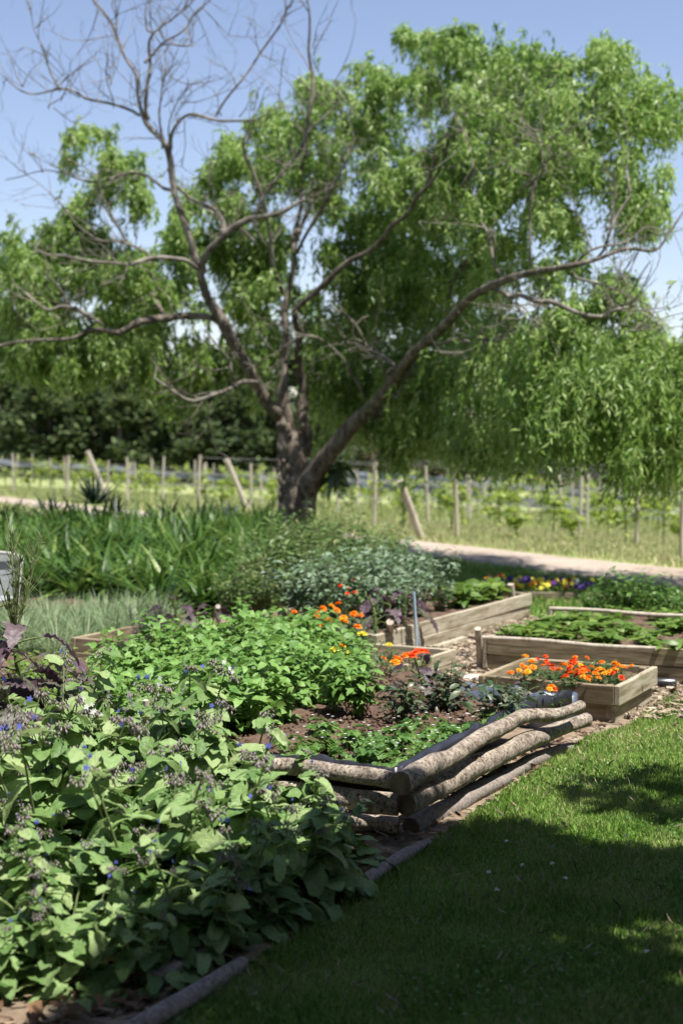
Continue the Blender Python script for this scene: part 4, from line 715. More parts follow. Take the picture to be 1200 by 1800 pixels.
for pts, r_, lab in (([(-.70, 3.5, .03), (-.56, 3.82, .035), (-.42, 4.1, .03), (-.305, 4.36, .02)], .030, 'round grey edging timber at the bottom of the picture, in shade'),
                     ([(.055, 5.13, .02), (.15, 5.33, .024), (.25, 5.53, .022), (.345, 5.72, .015)], .027, 'slender round edging timber between bark litter and lawn')):
    mb = MB(); tube(mb, pts, [r_] * 3 + [r_ * .85], 10, 5, .12, 6); tag(mb.obj('edging_timber', M['edge'], smooth=True), lab, 'edging timber', 'lawn edging timbers')

# ------------------------------------------------------------------ the bed walled with logs
def log(pts, label, zlist, rads, seed, mat='log', flat=0, knots=()):
    Q = []
    for (px, py), z in zip(pts, zlist): Q.append(np.array(G(px, py, z)))
    Q = np.array(Q); c0 = Q[0].copy(); mb = MB(); rads = [q * .88 for q in rads]; P2, R2 = smooth_path(list(Q - c0), rads, 7); P2 = P2 + np.array([[0, 0, 0.0035 * math.sin(i * .5 + seed * 2) + .006 * math.sin(i * .21 + seed)] for i in range(len(P2))]); R2 = R2 * np.array([1 + .05 * math.sin(i * .4 + seed * 3) for i in range(len(R2))])
    tube(mb, P2, R2, 20, 1, .17, 7, capmat=1, seed=seed)
    for t, a, s in knots:
        i = int(t * (len(P2) - 1)); d = np.array([math.cos(a) * .5, -.7, math.sin(a)]); d /= np.linalg.norm(d)
        tube(mb, [P2[i] + d * R2[i] * .6, P2[i] + d * R2[i] * 1.05, P2[i] + d * (R2[i] + s * .35)], [s, s * .8, s * .45], 8, 2, .2, 9, capmat=1)
    o = mb.obj('log', [M[mat], M['logend']], None, tuple(c0), True); return tag(o, label, 'log', 'logs walling the soil bed')
log([(703, 1381), (730, 1361), (770, 1340), (820, 1312), (860, 1290), (905, 1268), (945, 1256), (985, 1253), (1020, 1240)], 'smooth curved top log on the lawn side of the soil bed', [.275, .28, .28, .285, .285, .28, .27, .262, .262], [.052, .051, .047, .045, .044, .043, .039, .036, .032], 1, knots=[(.35, .6, .014)])
log([(712, 1416), (750, 1395), (790, 1370), (840, 1345), (890, 1322), (930, 1302), (975, 1282), (1030, 1264)], 'cracked pale middle log on the lawn side of the soil bed', [.165, .165, .165, .165, .16, .155, .15, .145], [.052, .053, .055, .053, .051, .05, .046, .040], 2, knots=[(.42, 1.2, .026), (.6, .9, .014), (.28, .2, .012)])
log([(722, 1455), (770, 1425), (820, 1403), (880, 1372), (930, 1342), (1000, 1312)], 'low half-buried flaky log along the edge of the lawn', [.03, .035, .035, .03, .03, .02], [.045, .05, .046, .044, .042, .035], 3, 'edge')
log([(440, 1342), (500, 1345), (560, 1354), (620, 1362), (693, 1373)], 'short top log on the near side of the soil bed', [.28] * 5, [.036, .038, .040, .039, .040], 4, knots=[(.45, -1.2, .012), (.9, .3, .012)])
log([(430, 1375), (500, 1392), (560, 1399), (620, 1406), (700, 1410)], 'thick middle log on the near side of the soil bed', [.175] * 5, [.044, .047, .05, .05, .048], 5)
log([(520, 1432), (580, 1442), (640, 1447), (700, 1450)], 'lowest pitted log on the near side of the soil bed', [.055] * 4, [.04, .042, .042, .04], 6, knots=[(.5, .5, .01)])
SOILP = [(-.55, 6.45), (-.25, 6.22), (.20, 6.10), (1.17, 7.58), (.68, 8.02), (.50, 8.9), (-.3, 9.4), (-2.3, 9.6), (-2.5, 7.2), (-1.3, 6.9)]
tag(grid_sheet('bed_soil', SOILP, .205, M['soil'], .018, .022, 9, amp2=.02, fr2=2), kind='structure')
r = np.random.default_rng(8); n = 6000; x = r.uniform(-.9, 1.2, n); y = r.uniform(6.1, 9.3, n); k = inpoly(x, y, SOILP); x, y = x[k], y[k]; n = len(x)
oc = (np.array([(1, 0, 0), (-1, 0, 0), (0, 1, 0), (0, -1, 0), (0, 0, 1), (0, 0, -1)], float), np.array([(0, 2, 4), (2, 1, 4), (1, 3, 4), (3, 0, 4), (2, 0, 5), (1, 2, 5), (3, 1, 5), (0, 3, 5)]))
mb = MB(); place(mb, oc, np.stack([x, y, np.full(n, .215)], 1), r.normal(size=(n, 3)), r.normal(size=(n, 3)), r.uniform(.003, .013, n)[:, None] * r.uniform(.6, 1.4, (n, 3))); tag(mb.obj('soil_clods', M['soil']), 'crumbly brown soil clods over the log-walled bed', 'soil', kind='stuff')
mb = MB()
BP = []
def ribbon(pts, zlo, zhi, th=.006, wav=.01, seed=0):
    P2, _ = smooth_path([np.array([p[0], p[1], 0]) for p in pts], [1] * len(pts), 8); V = []
    t = nrm(np.gradient(P2, axis=0)); nn = np.stack([-t[:, 1], t[:, 0], 0 * t[:, 0]], 1)
    for k, p in enumerate(P2):
        a = wav * mnoise.noise(Vector((k * .35, seed, 0))); b = wav * mnoise.noise(Vector((k * .35, seed, 4)))
        zh = zhi + wav * 1.3 * mnoise.noise(Vector((k * .3, seed, 8)))
        V += [tuple(p + nn[k] * a * .3 + [0, 0, zlo]), tuple(p + nn[k] * a + [0, 0, zh]), tuple(p + nn[k] * (a + th + .02 + b) + [0, 0, zh - .004]), tuple(p + nn[k] * (a * .3 + .03) + [0, 0, zlo])]
    m = len(P2); mb.add(V, [(i * 4 + j, i * 4 + (j + 1) % 4, (i + 1) * 4 + (j + 1) % 4, (i + 1) * 4 + j) for i in range(m - 1) for j in range(4)])
g = lambda px, py, z: tuple(G(px, py - 9, z))[:2]
ribbon([g(470, 1338, .30), g(560, 1345, .30), g(640, 1356, .30), g(697, 1362, .30), g(722, 1345, .31), g(765, 1322, .31), g(815, 1295, .31), g(862, 1270, .32), g(900, 1252, .31), g(960, 1240, .29), g(1005, 1232, .28)], .235, .31, .008, .018, 1)
tag(mb.obj('plastic_liner', M['liner'], smooth=True), 'wrinkled black plastic liner inside the top logs', 'liner')
mb = MB(); ribbon([g(1008, 1232, .2), g(960, 1234, .2), g(900, 1226, .2), g(850, 1221, .2), g(800, 1216, .2)], .0, .225, .03, .03, 2)
tag(mb.obj('plastic_liner', M['tarp'], smooth=True), 'blue-grey plastic edging at the back of the soil bed', 'liner')

# ------------------------------------------------------------------ plants
UPV = np.array([0, 0, 1.])
def mound(seed, ns, h, spread, n, Llo, Lhi, T, mats, bend=.15, t0=.25, up=.5, r_=.004, jit=.02, droop=-.1, pair=0):
    r = np.random.default_rng(seed); a = r.uniform(0, 6.28, ns); k = r.uniform(0, 1, ns) ** .6
    D = np.stack([np.cos(a) * k * spread / h, np.sin(a) * k * spread / h, np.ones(ns)], 1); L = h * r.uniform(.75, 1.08, ns) * (1.1 - .2 * k); A = np.stack([np.cos(a) * .03 * k, np.sin(a) * .03 * k, 0 * a - .01], 1)
    ms = MB(); bv = np.array([0, 0, -bend]); at = stems(ms, A, D, L, r_, bv, 4, 4)
    q = r.integers(0, ns, n); t = r.uniform(t0, 1.02, n); Dn = nrm(D); pos = A[q] + Dn[q] * (L[q] * t)[:, None] + bv * (L[q] * t * t)[:, None]
    an = r.uniform(0, 6.28, n); dr = np.stack([np.cos(an), np.sin(an), r.normal(droop, .3, n)], 1) + Dn[q] * .35; pos = pos + r.normal(0, jit, (n, 3)); pos[:, 2] = np.maximum(pos[:, 2], .01)
    u = r.normal(0, .3, (n, 3)) + UPV; ml = MB(); T = T if isinstance(T, list) else [T]; s = r.uniform(Llo, Lhi, n)
    for i, tt in enumerate(T): place(ml, tt, pos[i::len(T)], dr[i::len(T)], u[i::len(T)], s[i::len(T)])
    return [('stems', ms.mesh('stems', M[mats[1]])), ('leaves', ml.mesh('leaves', M[mats[0]]))]
def put(name, cat, parts, loc, rz, label, group, s=1.0, sz=None):
    e = empty(name, label, cat, loc, rz, group); e.scale = (s, s, sz or s)
    for nm, me in parts:
        o = bpy.data.objects.new(nm, me); COL.objects.link(o); o.parent = e
    return e
def ruffT(seed, w=.6, **k): return leafT(w, 5, .18, .45, .07, .8, ruff=.12, seed=seed, **k)
# potatoes / leafy green patch
pv_ = [mound(100 + q, 18, .38, .25, 260, .045, .085, [leafT(.62, 4, .15, .35, .05, .9, seed=q), leafT(.55, 4, .2, .5, .06, .8, seed=q + 9)], ('potato', 'stem'), .12, .25) for q in range(5)]
rws = [(7.0, -.95, -.42), (7.32, -1.0, -.30), (7.65, -.95, -.16), (7.95, -1.25, -.06), (8.3, -1.3, .0), (8.65, -1.22, -.02), (9.0, -1.1, -.08), (9.35, -.9, -.16), (9.75, -.7, -.25)]
rwl = 'front second third fourth fifth sixth seventh eighth back'.split()
for ri, (y, xa, xb) in enumerate(rws):
    m = max(3, int(round((xb - xa) / .25)) + 1)
    for q in range(m):
        x = xa + (xb - xa) * q / (m - 1) + random.uniform(-.05, .05)
        put('potato_plant', 'potato plant', random.choice(pv_), (x, y + random.uniform(-.08, .08), .15), random.uniform(0, 6), 'bushy bright green potato plant, %s from the left in the %s row of the patch' % (od(q + 1), rwl[ri]), 'potato plants in the green patch', random.uniform(.9, 1.05), random.uniform(1.0, 1.2))
# taller broad-leaved plants at the right end of the patch
bv_ = [mound(140 + q, 10, .42, .2, 80, .08, .14, [ruffT(q, .5)], ('potato', 'stem'), .1, .3) for q in range(2)]
for (px, py, s, lab) in ((618, 1262, .7, 'loose broad-leaved green plant on the soil at the right end of the green patch'), (640, 1262, .6, 'broad-leaved green plant in front of the small pale bed'), (588, 1258, .72, 'upright green plant between the potato patch and the small pale bed')):
    put('leafy_plant', 'leafy plant', bv_[px % 2], tuple(G(px, py, .2)), px, lab, 'broad-leaved plants on the soil', s)
# white-green weed patch left of the potatoes
nv_ = [mound(150 + q, 22, .30, .26, 220, .03, .06, [leafT(.6, 3, .15, .3, seed=q)], ('lett', 'stem'), .1, .2) for q in range(2)]
for q, (x, y) in enumerate(((-1.75, 8.1), (-1.45, 7.9), (-1.6, 7.5), (-1.25, 7.45), (-1.0, 7.3), (-.75, 7.3), (-1.4, 7.1), (-1.15, 6.95), (-1.75, 8.6), (-1.95, 8.9))):
    put('herb_plant', 'herb', nv_[q % 2], (x, y, .12), q, 'small-leaved pale green herb left of the potato patch, %s of the row going back' % od(q + 1), 'herbs left of the potato patch', random.uniform(.9, 1.15))
# borage
bpet = leafT(.55, 2, .1, .1); budT = (np.array([(0, 0, 0), (.22, .5, 0), (0, .5, .22), (-.22, .5, 0), (0, .5, -.22), (0, 1.25, 0)], float), np.array([(0, 1, 2), (0, 2, 3), (0, 3, 4), (0, 4, 1), (5, 2, 1), (5, 3, 2), (5, 4, 3), (5, 1, 4)]))
def cluster(seed, white=False):
    r = np.random.default_rng(seed); mb = MB(); n = 17; a = r.uniform(0, 6.28, n); p = np.stack([np.cos(a), np.sin(a), r.uniform(-.4, 1.1, n)], 1) * r.uniform(.008, .030, n)[:, None]
    mb.cur = 2; stems(mb, np.zeros((n, 3)), p, np.linalg.norm(p, axis=1), .0012, np.zeros(3), 1, 3)
    mb.cur = 0; place(mb, budT, p, np.stack([np.cos(a) * .5, np.sin(a) * .5, -np.ones(n)], 1), r.normal(size=(n, 3)), r.uniform(.013, .024, n))
    mb.cur = 1
    for _ in range(1 if seed % 2 else (3 if white else 0)):
        c = r.normal(0, .026, 3) + [0, 0, .01]; nn = nrm(np.array([r.normal(0, .6), -1 + r.normal(0, .5), -.2])); x = nrm(np.cross(nn, [0, 0, 1.])); y = np.cross(nn, x)
        for k in range(5):
            d = x * math.cos(k * 1.2566) + y * math.sin(k * 1.2566); place(mb, bpet, [c], [d], [nn], [.0145])
    return mb.mesh('flower_cluster', [M['bud'], M['white' if white else 'blue'], M['bstem']], False)
clm = [cluster(q) for q in range(4)] + [cluster(8, True)]
BT = [crinkleT(.60, 6, 9, .05, .40, 6, 31, .25, .8, .12, .012), crinkleT(.52, 6, 9, .06, .55, 6, 32, .3, .85, .22, .015), crinkleT(.66, 6, 9, .05, .22, 6, 33, .25, .75, .08, .012)]
def borage(seed, h):
    r = np.random.default_rng(seed); ms = MB(); ml = MB(); nb = 26; a = r.uniform(0, 6.28, nb)
    ez = r.uniform(-.35, .9, nb); A = np.zeros((nb, 3)); D = np.stack([np.cos(a), np.sin(a), ez + .5], 1); L = r.uniform(.12, .32, nb); at = stems(ms, A, D, L, .006, np.array([0, 0, -.25]), 3, 5)
    e = A + nrm(D) * L[:, None] + np.array([0, 0, -.25]) * L[:, None]; e[:, 2] = np.maximum(e[:, 2], .05); dr = np.stack([np.cos(a), np.sin(a), ez * .45 - .2], 1) + r.normal(0, .2, (nb, 3)); s = r.uniform(.14, .25, nb)
    for i, T in enumerate(BT): place(ml, T, e[i::3], dr[i::3], (r.normal(0, .25, (nb, 3)) + UPV)[i::3], s[i::3])
    cl = []; k = 5; an = r.uniform(0, 6.28, k); D = np.stack([np.cos(an) * .35, np.sin(an) * .35, np.ones(k)], 1); L = h * r.uniform(.7, 1.08, k); A = np.stack([np.cos(an) * .03, np.sin(an) * .03, 0 * an], 1)
    stems(ms, A, D, L, .0085, np.array([0, 0, -.04]), 4, 6); Dn = nrm(D)
    m = 60; q = r.integers(0, k, m); t = r.uniform(.3, .98, m); p = A[q] + Dn[q] * (L[q] * t)[:, None]; aa = r.uniform(0, 6.28, m); s = .20 * (1.15 - t) + .055
    dr = np.stack([np.cos(aa), np.sin(aa), r.normal(.05, .3, m)], 1)
    for i, T in enumerate(BT): place(ml, T, p[i::3], dr[i::3], (r.normal(0, .3, (m, 3)) + UPV)[i::3], s[i::3])
    tips = A + Dn * L[:, None] + np.array([0, 0, -.04]) * L[:, None]
    for i in range(k):
        cl.append(tips[i]); c2 = tips[i] + [math.cos(an[i]) * .06, math.sin(an[i]) * .06, -.03]
        stems(ms, [A[i] + Dn[i] * L[i] * .8], [c2 - (A[i] + Dn[i] * L[i] * .8)], [np.linalg.norm(c2 - (A[i] + Dn[i] * L[i] * .8))], .003, np.zeros(3), 1, 4); 
        if r.random() < .3: cl.append(c2)
    return ms.mesh('stems', M['bstem'], True), ml.mesh('leaves', M['borage'], True), cl
bo = [borage(200 + q, h) for q, h in enumerate((.56, .62, .50, .66))]
def putborage(x, y, s, var, label, rz, white=False):
    ms, ml, cl = bo[var]; e = put('borage_plant', 'borage', [('stems', ms), ('leaves', ml)], (x, y, .01), rz, label, 'flowering borage plants', s)
    for q, c in enumerate(cl):
        o = bpy.data.objects.new('flower_cluster', clm[4] if white and q % 2 else clm[(q + var) % 4]); COL.objects.link(o); o.parent = e; o.location = c; o.rotation_euler = (0, 0, q * 1.3)
BR = [(4.42, [-1.12, -.84, -.58], 'front'), (4.75, [-1.22, -.93, -.64, -.38], 'second'), (5.1, [-1.3, -1.0, -.7, -.42, -.14], 'third'), (5.45, [-1.4, -1.1, -.8, -.5, -.24], 'fourth'), (5.85, [-1.3, -1.0, -.7, -.42, -.2], 'fifth'), (6.25, [-1.2, -.9, -.62], 'sixth'), (6.6, [-1.05, -.75], 'back')]
for ri, (y, xx, rl) in enumerate(BR):
    for q, x in enumerate(xx):
        s = random.uniform(.88, 1.08); last = q == len(xx) - 1
        if last and y < 6: s *= .68 if y > 5.2 else .8
        if y < 4.6: s *= .72
        elif y < 4.9: s *= .85
        putborage(x + random.uniform(-.04, .04), y + random.uniform(-.05, .05), s, random.randrange(4), 'hairy grey-green borage with drooping flower heads, %s from the left in the %s row' % (od(q + 1), rl), random.uniform(0, 6), white=(ri >= 5))
for x, y, s, lab in ((-1.0, 4.2, .52, 'low borage at the bottom left corner, its leaves touching the litter'), (-.8, 4.2, .55, 'low borage second from the left along the bottom'), (-.6, 4.22, .5, 'low borage third from the left along the bottom'), (-.45, 4.42, .6, 'low borage nearest the bottom edging timber'), (-.27, 4.75, .62, 'small borage leaning over the dark edging, middle'), (-.1, 5.08, .6, 'small borage leaning over the litter beside the slender edging'), (.0, 5.42, .5, 'smallest borage in front of the lowest log')):
    putborage(x, y, s, random.randrange(4), lab, x * 9)
# purple mustards on the left
def mustard(seed, n=14, h=.55, L=.26, seedst=9, sh=1.12):
    r = np.random.default_rng(seed); ms = MB(); ml = MB(); mg = MB(); tube(ms, [(0, 0, 0), (.02, 0, h * .5), (.0, .02, h), (-.03, .02, h * 1.3)], [.016, .014, .011, .007], 7, 4)
    a = np.arange(n) * 2.4 + r.normal(0, .2, n); z = np.linspace(.08, 1.05, n) * h; A = np.stack([0 * a, 0 * a, z], 1); D = np.stack([np.cos(a), np.sin(a), r.uniform(.25, .8, n)], 1); LL = r.uniform(.10, .2, n) * (1.2 - z / h * .5)
    stems(ms, A, D, LL, .006, np.array([0, 0, -.1]), 3, 5); e = A + nrm(D) * LL[:, None] + np.array([0, 0, -.1]) * LL[:, None]
    T = [crinkleT(.62, 8, 16, .14, .85, 7, seed + i * 3, .5, .8, .1, .05) for i in range(3)]; s = r.uniform(.8, 1.15, n) * L * (1.1 - .45 * z / h)
    for i in range(3): place(ml, T[i], e[i::3], (D * [1, 1, .5])[i::3], (r.normal(0, .2, (n, 3)) + UPV)[i::3], s[i::3])
    parts = [('stem', ms.mesh('stem', M['stem'])), ('leaves', ml.mesh('leaves', M['purple'], True))]
    if seedst:
        D = np.stack([r.normal(.12, .30, seedst), r.normal(0, .2, seedst), np.ones(seedst)], 1); A = np.tile([0, 0, h], (seedst, 1)).astype(float); LL = (sh - h) * r.uniform(.7, 1.1, seedst); stems(mg, A, D, LL, .005, np.zeros(3), 4, 4)
        m = 110; q = r.integers(0, seedst, m); t = r.uniform(.2, 1, m); p = A[q] + nrm(D)[q] * (LL[q] * t)[:, None]; d = nrm(D)[q] * .9 + r.normal(0, .45, (m, 3)); stems(mg, p, d, r.uniform(.04, .16, m), .0022, np.zeros(3), 2, 3)
        place(mg, diamond(.2), p, d + r.normal(0, .3, (m, 3)), r.normal(size=(m, 3)), r.uniform(.02, .06, m)); parts.append(('seed_stalks', mg.mesh('seed_stalks', M['bstem'])))
    return parts
mu = [mustard(300, 24, .66), mustard(301, 20, .5, .26, 0), mustard(302, 9, .22, .17, 0)]
put('purple_mustard', 'mustard plant', mu[0], (-1.50, 6.55, .02), .4, 'tall purple frilly-leaved mustard gone to seed at the left edge', 'purple mustard plants', 1.08)
put('purple_mustard', 'mustard plant', mu[1], (-1.46, 5.95, .02), 2.2, 'low purple mustard with big crumpled leaves at the left edge', 'purple mustard plants', 1.0)
put('purple_mustard', 'mustard plant', mu[1], (-1.38, 6.95, .1), 4.2, 'purple mustard with drooping leaves behind the tall seeding one', 'purple mustard plants', .8)
put('purple_mustard', 'mustard plant', mu[1], (-1.62, 6.3, .02), 5.2, 'purple mustard half cut off by the left edge, its big leaves hanging', 'purple mustard plants', 1.15)
for q, (px, py, s, z, lab) in enumerate(((655, 1118, 1.0, .2, 'purple mustard at the left in the long pale bed'), (685, 1108, 1.1, .2, 'purple mustard in the middle of the long pale bed front'), (712, 1100, 1.0, .2, 'purple mustard beside the leaning stake'), (640, 1096, .9, .2, 'purple mustard furthest back near the orange marigolds'), (738, 1238, .9, .2, 'single purple mustard on the soil before the small pale bed'), (930, 1246, .5, .2, 'small purple seedling on the soil near the curved log'))):
    put('purple_mustard', 'mustard plant', mu[2], tuple(G(px, py, z)), q * 1.7, lab, 'purple mustard plants', s)
# dark leafy plants on the soil
dk = [mound(320 + q, 16, .26, .17, 150, .04, .085, [leafT(.42, 3, .2, .4, seed=q)], ('dark', 'stem'), .15, .2) for q in range(3)]
for q, (px, py, s, lab) in enumerate(((706, 1268, 1.0, 'dark leafy dahlia-like plant on the soil, leftmost of three'), (782, 1248, 1.15, 'dark leafy plant on the soil, largest, before the small pale bed'), (868, 1280, 1.1, 'dark straggly plant on the soil beside the curved log'), (905, 1262, .8, 'small dark plant on the soil by the blue-grey edging'))):
    put('dark_leafy_plant', 'leafy plant', dk[q % 3], tuple(G(px, py, .2)), q * 2.0, lab, 'dark leafy plants on the soil', s)
# strawberries
def strawb(seed):
    r = np.random.default_rng(seed); ms = MB(); ml = MB(); mw = MB(); n = 26; a = r.uniform(0, 6.28, n); D = np.stack([np.cos(a), np.sin(a), r.uniform(.4, 1.6, n)], 1); L = r.uniform(.06, .14, n); A = np.zeros((n, 3)); stems(ms, A, D, L, .002, np.array([0, 0, -.1]), 2, 3); e = A + nrm(D) * L[:, None] + np.array([0, 0, -.1]) * L[:, None]
    T = leafT(.8, 3, .2, .3, .05, .8, seed=seed)
    for k in (-1, 0, 1): place(ml, T, e, np.stack([np.cos(a + k * 1.1), np.sin(a + k * 1.1), -.1 + 0 * a], 1), r.normal(0, .3, (n, 3)) + UPV, r.uniform(.035, .055, n))
    for _ in range(3):
        c = np.array([r.normal(0, .05), r.normal(0, .05), r.uniform(.1, .15)]); stems(ms, [(0, 0, 0)], [c], [np.linalg.norm(c)], .0015, np.zeros(3), 2, 3)
        for k in range(5): place(mw, bpet, [c], [(math.cos(k * 1.257), math.sin(k * 1.257), .2)], [UPV], [.012])
    return [('stems', ms.mesh('stems', M['stem'])), ('leaves', ml.mesh('leaves', M['straw'])), ('blossoms', mw.mesh('blossoms', M['white']))]
stv = [strawb(340 + q) for q in range(3)]
for q, (px, py) in enumerate([(615, 1330), (655, 1335), (700, 1340), (745, 1330), (640, 1305), (680, 1312), (725, 1305), (700, 1288), (748, 1288), (600, 1310), (795, 1308), (825, 1295), (800, 1288), (850, 1280), (520, 1322), (555, 1318), (575, 1285), (770, 1318), (665, 1322)]):
    put('strawberry_plant', 'strawberry plant', stv[q % 3], tuple(G(px, py + 9, .205)), q * 1.1, 'low strawberry plant with white blossoms on the soil, %s from the left' % od(1 + sum(1 for t in [615, 655, 700, 745, 640, 680, 725, 701, 748, 600, 795, 825, 800, 850, 520, 555, 575, 770, 665] if t < px)), 'strawberry plants behind the logs', random.uniform(.75, 1.0))
# marigolds
def marig(seed, cols, R_=.034):
    r = np.random.default_rng(seed); mb = MB()
    for li, (n, el, rad) in enumerate(((13, .05, 1), (12, .5, .85), (9, .95, .62), (6, 1.35, .4))):
        a = np.arange(n) * 6.283 / n + r.normal(0, .12, n); d = np.stack([np.cos(a) * math.cos(el), np.sin(a) * math.cos(el), np.full(n, math.sin(el))], 1); mb.cur = 0 if len(cols) == 1 or li % 2 else 1
        place(mb, leafT(.75, 2, .1, .25, .22, .6, seed=seed + li), np.stack([np.cos(a), np.sin(a), 0 * a + .3 + li * .4], 1) * R_ * .12, d, UPV + r.normal(0, .2, (n, 3)), R_ * rad * r.uniform(.9, 1.1, n))
    return mb.mesh('flower', [M[c] for c in cols])
fm = dict(o=[marig(400, ['orange']), marig(401, ['orange'], .031)], a=[marig(402, ['amber']), marig(403, ['amber', 'orange'])], r=[marig(404, ['red', 'scarlet'], .028)], s=[marig(405, ['scarlet'], .033)], y=[marig(406, ['yellow'], .032)])
mgf = [mound(420 + q, 14, .13, .10, 120, .02, .04, [leafT(.35, 2, .2, .3, seed=q)], ('mgreen', 'stem'), .1, .2) for q in range(3)]
def marigolds(flw, cents, zs, zf, labels, group, hs=1.0, fs=1.0, jit=.03, extra=0):
    flw = list(flw) + [(px + random.uniform(-22, 22), py + random.uniform(-9, 9), k) for px, py, k in flw[:extra]]
    fp = [(G(px, py, zf + random.uniform(-jit, jit)), c) for px, py, c in flw]; cp = [G(px, py, zf) for px, py in cents]; F_ = [[] for _ in cents]
    for p, c in fp: F_[min(range(len(cp)), key=lambda i: (cp[i] - p).length)].append((p, c))
    for i, c in enumerate(cp):
        e = put('marigold', 'marigold', mgf[i % 3], (c.x, c.y, zs), 0, labels[i], group, 1.0)
        for ch in e.children: ch.scale = (hs, hs, (zf - zs) / .12)
        for p, k in F_[i]:
            o = bpy.data.objects.new('flower', random.choice(fm[k])); COL.objects.link(o); o.parent = e; o.location = p - Vector((c.x, c.y, zs)); o.rotation_euler = (random.uniform(-.1, .7), random.uniform(-.3, .3), random.uniform(0, 6)); o.scale = (fs * random.uniform(.7, 1.15),) * 3
c7 = lambda L: [(780 + x / 2.857, 900 + y / 2.857, c) for x, y, c in L]
marigolds(c7([(435, 748, 'a'), (470, 738, 's'), (492, 770, 'o'), (512, 748, 's'), (445, 780, 'a'), (375, 795, 'a'), (410, 785, 'o'), (340, 803, 'o'), (408, 812, 'a'), (545, 785, 'r'), (590, 765, 'o'), (612, 768, 'o'), (640, 750, 's'), (655, 730, 'o'), (660, 758, 'o'), (685, 770, 'a'), (630, 780, 's'), (620, 803, 's'), (597, 828, 'r'), (672, 800, 's'), (700, 797, 'o'), (695, 825, 'a'), (725, 828, 'o'), (740, 778, 'o'), (775, 790, 'a'), (760, 812, 'a'), (775, 832, 'a'), (640, 805, 'r'), (865, 765, 'a'), (895, 775, 'a'), (850, 790, 'a'), (845, 808, 'r'), (905, 780, 'o'), (720, 795, 's'), (575, 790, 'o')]),
          [(780 + x / 2.857, 900 + y / 2.857) for x, y in ((455, 755), (380, 798), (550, 775), (610, 770), (665, 755), (620, 810), (690, 800), (765, 800), (720, 765), (870, 785), (740, 740), (800, 750))], .19, .275,
          ['orange and scarlet marigold at the back left of the square bed', 'amber marigold in the front left corner of the square bed', 'dark red marigold with few flowers, left of the middle in the square bed', 'orange marigold in the middle of the square bed', 'orange marigold at the back middle of the square bed', 'red marigold at the front middle of the square bed', 'scarlet and orange marigold right of the middle of the square bed', 'amber marigold close to the front plank of the square bed', 'leafy orange marigold behind the amber one in the square bed', 'yellow and red marigold on the right of the square bed', 'mostly green marigold at the back of the square bed', 'flowerless green marigold at the back right of the square bed'], 'marigolds in the square bed', 1.35, .68, .025, 34)
c6 = lambda L: [(400 + x / 2.4, 860 + y / 2.4, c) for x, y, c in L]
marigolds(c6([(280, 518, 'o'), (337, 540, 'o'), (380, 578, 'o'), (375, 530, 'a'), (392, 520, 'o'), (404, 502, 'o'), (440, 493, 'a'), (466, 482, 'o'), (460, 512, 'o'), (425, 552, 'o'), (530, 527, 'o'), (560, 531, 'o'), (492, 556, 'a'), (488, 542, 'a'), (547, 580, 'o'), (243, 571, 's'), (481, 662, 'a'), (567, 612, 'y'), (452, 677, 'y'), (510, 690, 'y')]), [(400 + x / 2.4, 860 + y / 2.4) for x, y in ((290, 530), (390, 520), (455, 505), (540, 545), (480, 560), (390, 575), (560, 610), (480, 670), (590, 640))], .05, .42,
          ['tall orange marigold leftmost behind the potato patch', 'tall orange marigold second behind the potato patch', 'amber marigold at the back of the tall clump behind the potatoes', 'orange marigold at the right of the tall clump behind the potatoes', 'amber marigold in the heart of the tall clump', 'orange marigold low at the front of the tall clump', 'pale yellow marigold at the corner of the long pale bed', 'yellow marigold low at the edge of the potato patch', 'green marigold bush beside the small pale bed'], 'tall marigolds behind the potato patch', 2.0, .95, .02)
marigolds(c6([(705, 732, 'a'), (715, 715, 'o'), (722, 720, 'o'), (745, 705, 'o'), (752, 700, 'o'), (772, 698, 's'), (775, 702, 's'), (800, 682, 's'), (815, 682, 's'), (830, 684, 's'), (790, 690, 's'), (658, 714, 'o'), (680, 657, 'y')]), [(400 + x / 2.4, 860 + y / 2.4) for x, y in ((712, 722), (755, 700), (815, 684), (660, 712), (680, 665))], .15, .24,
          ['amber marigold at the near corner of the small pale bed', 'orange-red marigold in the middle of the small pale bed', 'scarlet marigold at the far corner of the small pale bed', 'sparse orange marigold on the left in the small pale bed', 'single yellow marigold at the back of the small pale bed'], 'marigolds in the small pale bed', .9, 1.0)
marigolds([(968, 1207, 'o'), (972, 1211, 's'), (965, 1211, 'a')], [(966, 1212)], .2, .33, ['lone orange marigold beside the end of the curved log'], 'marigolds in the log-walled bed', .8, .7)
marigolds(c6([(505, 440, 's'), (530, 384, 's'), (473, 406, 's'), (537, 434, 's'), (495, 380, 's'), (510, 418, 's'), (570, 375, 's')]), [(400 + x / 2.4, 860 + y / 2.4) for x, y in ((490, 400), (535, 410))], .02, .5, ['red-flowered plant among straw-coloured stems before the bushes', 'second red-flowered plant nearer the silver beans'], 'red flowers before the bushes', 1.8, .55)
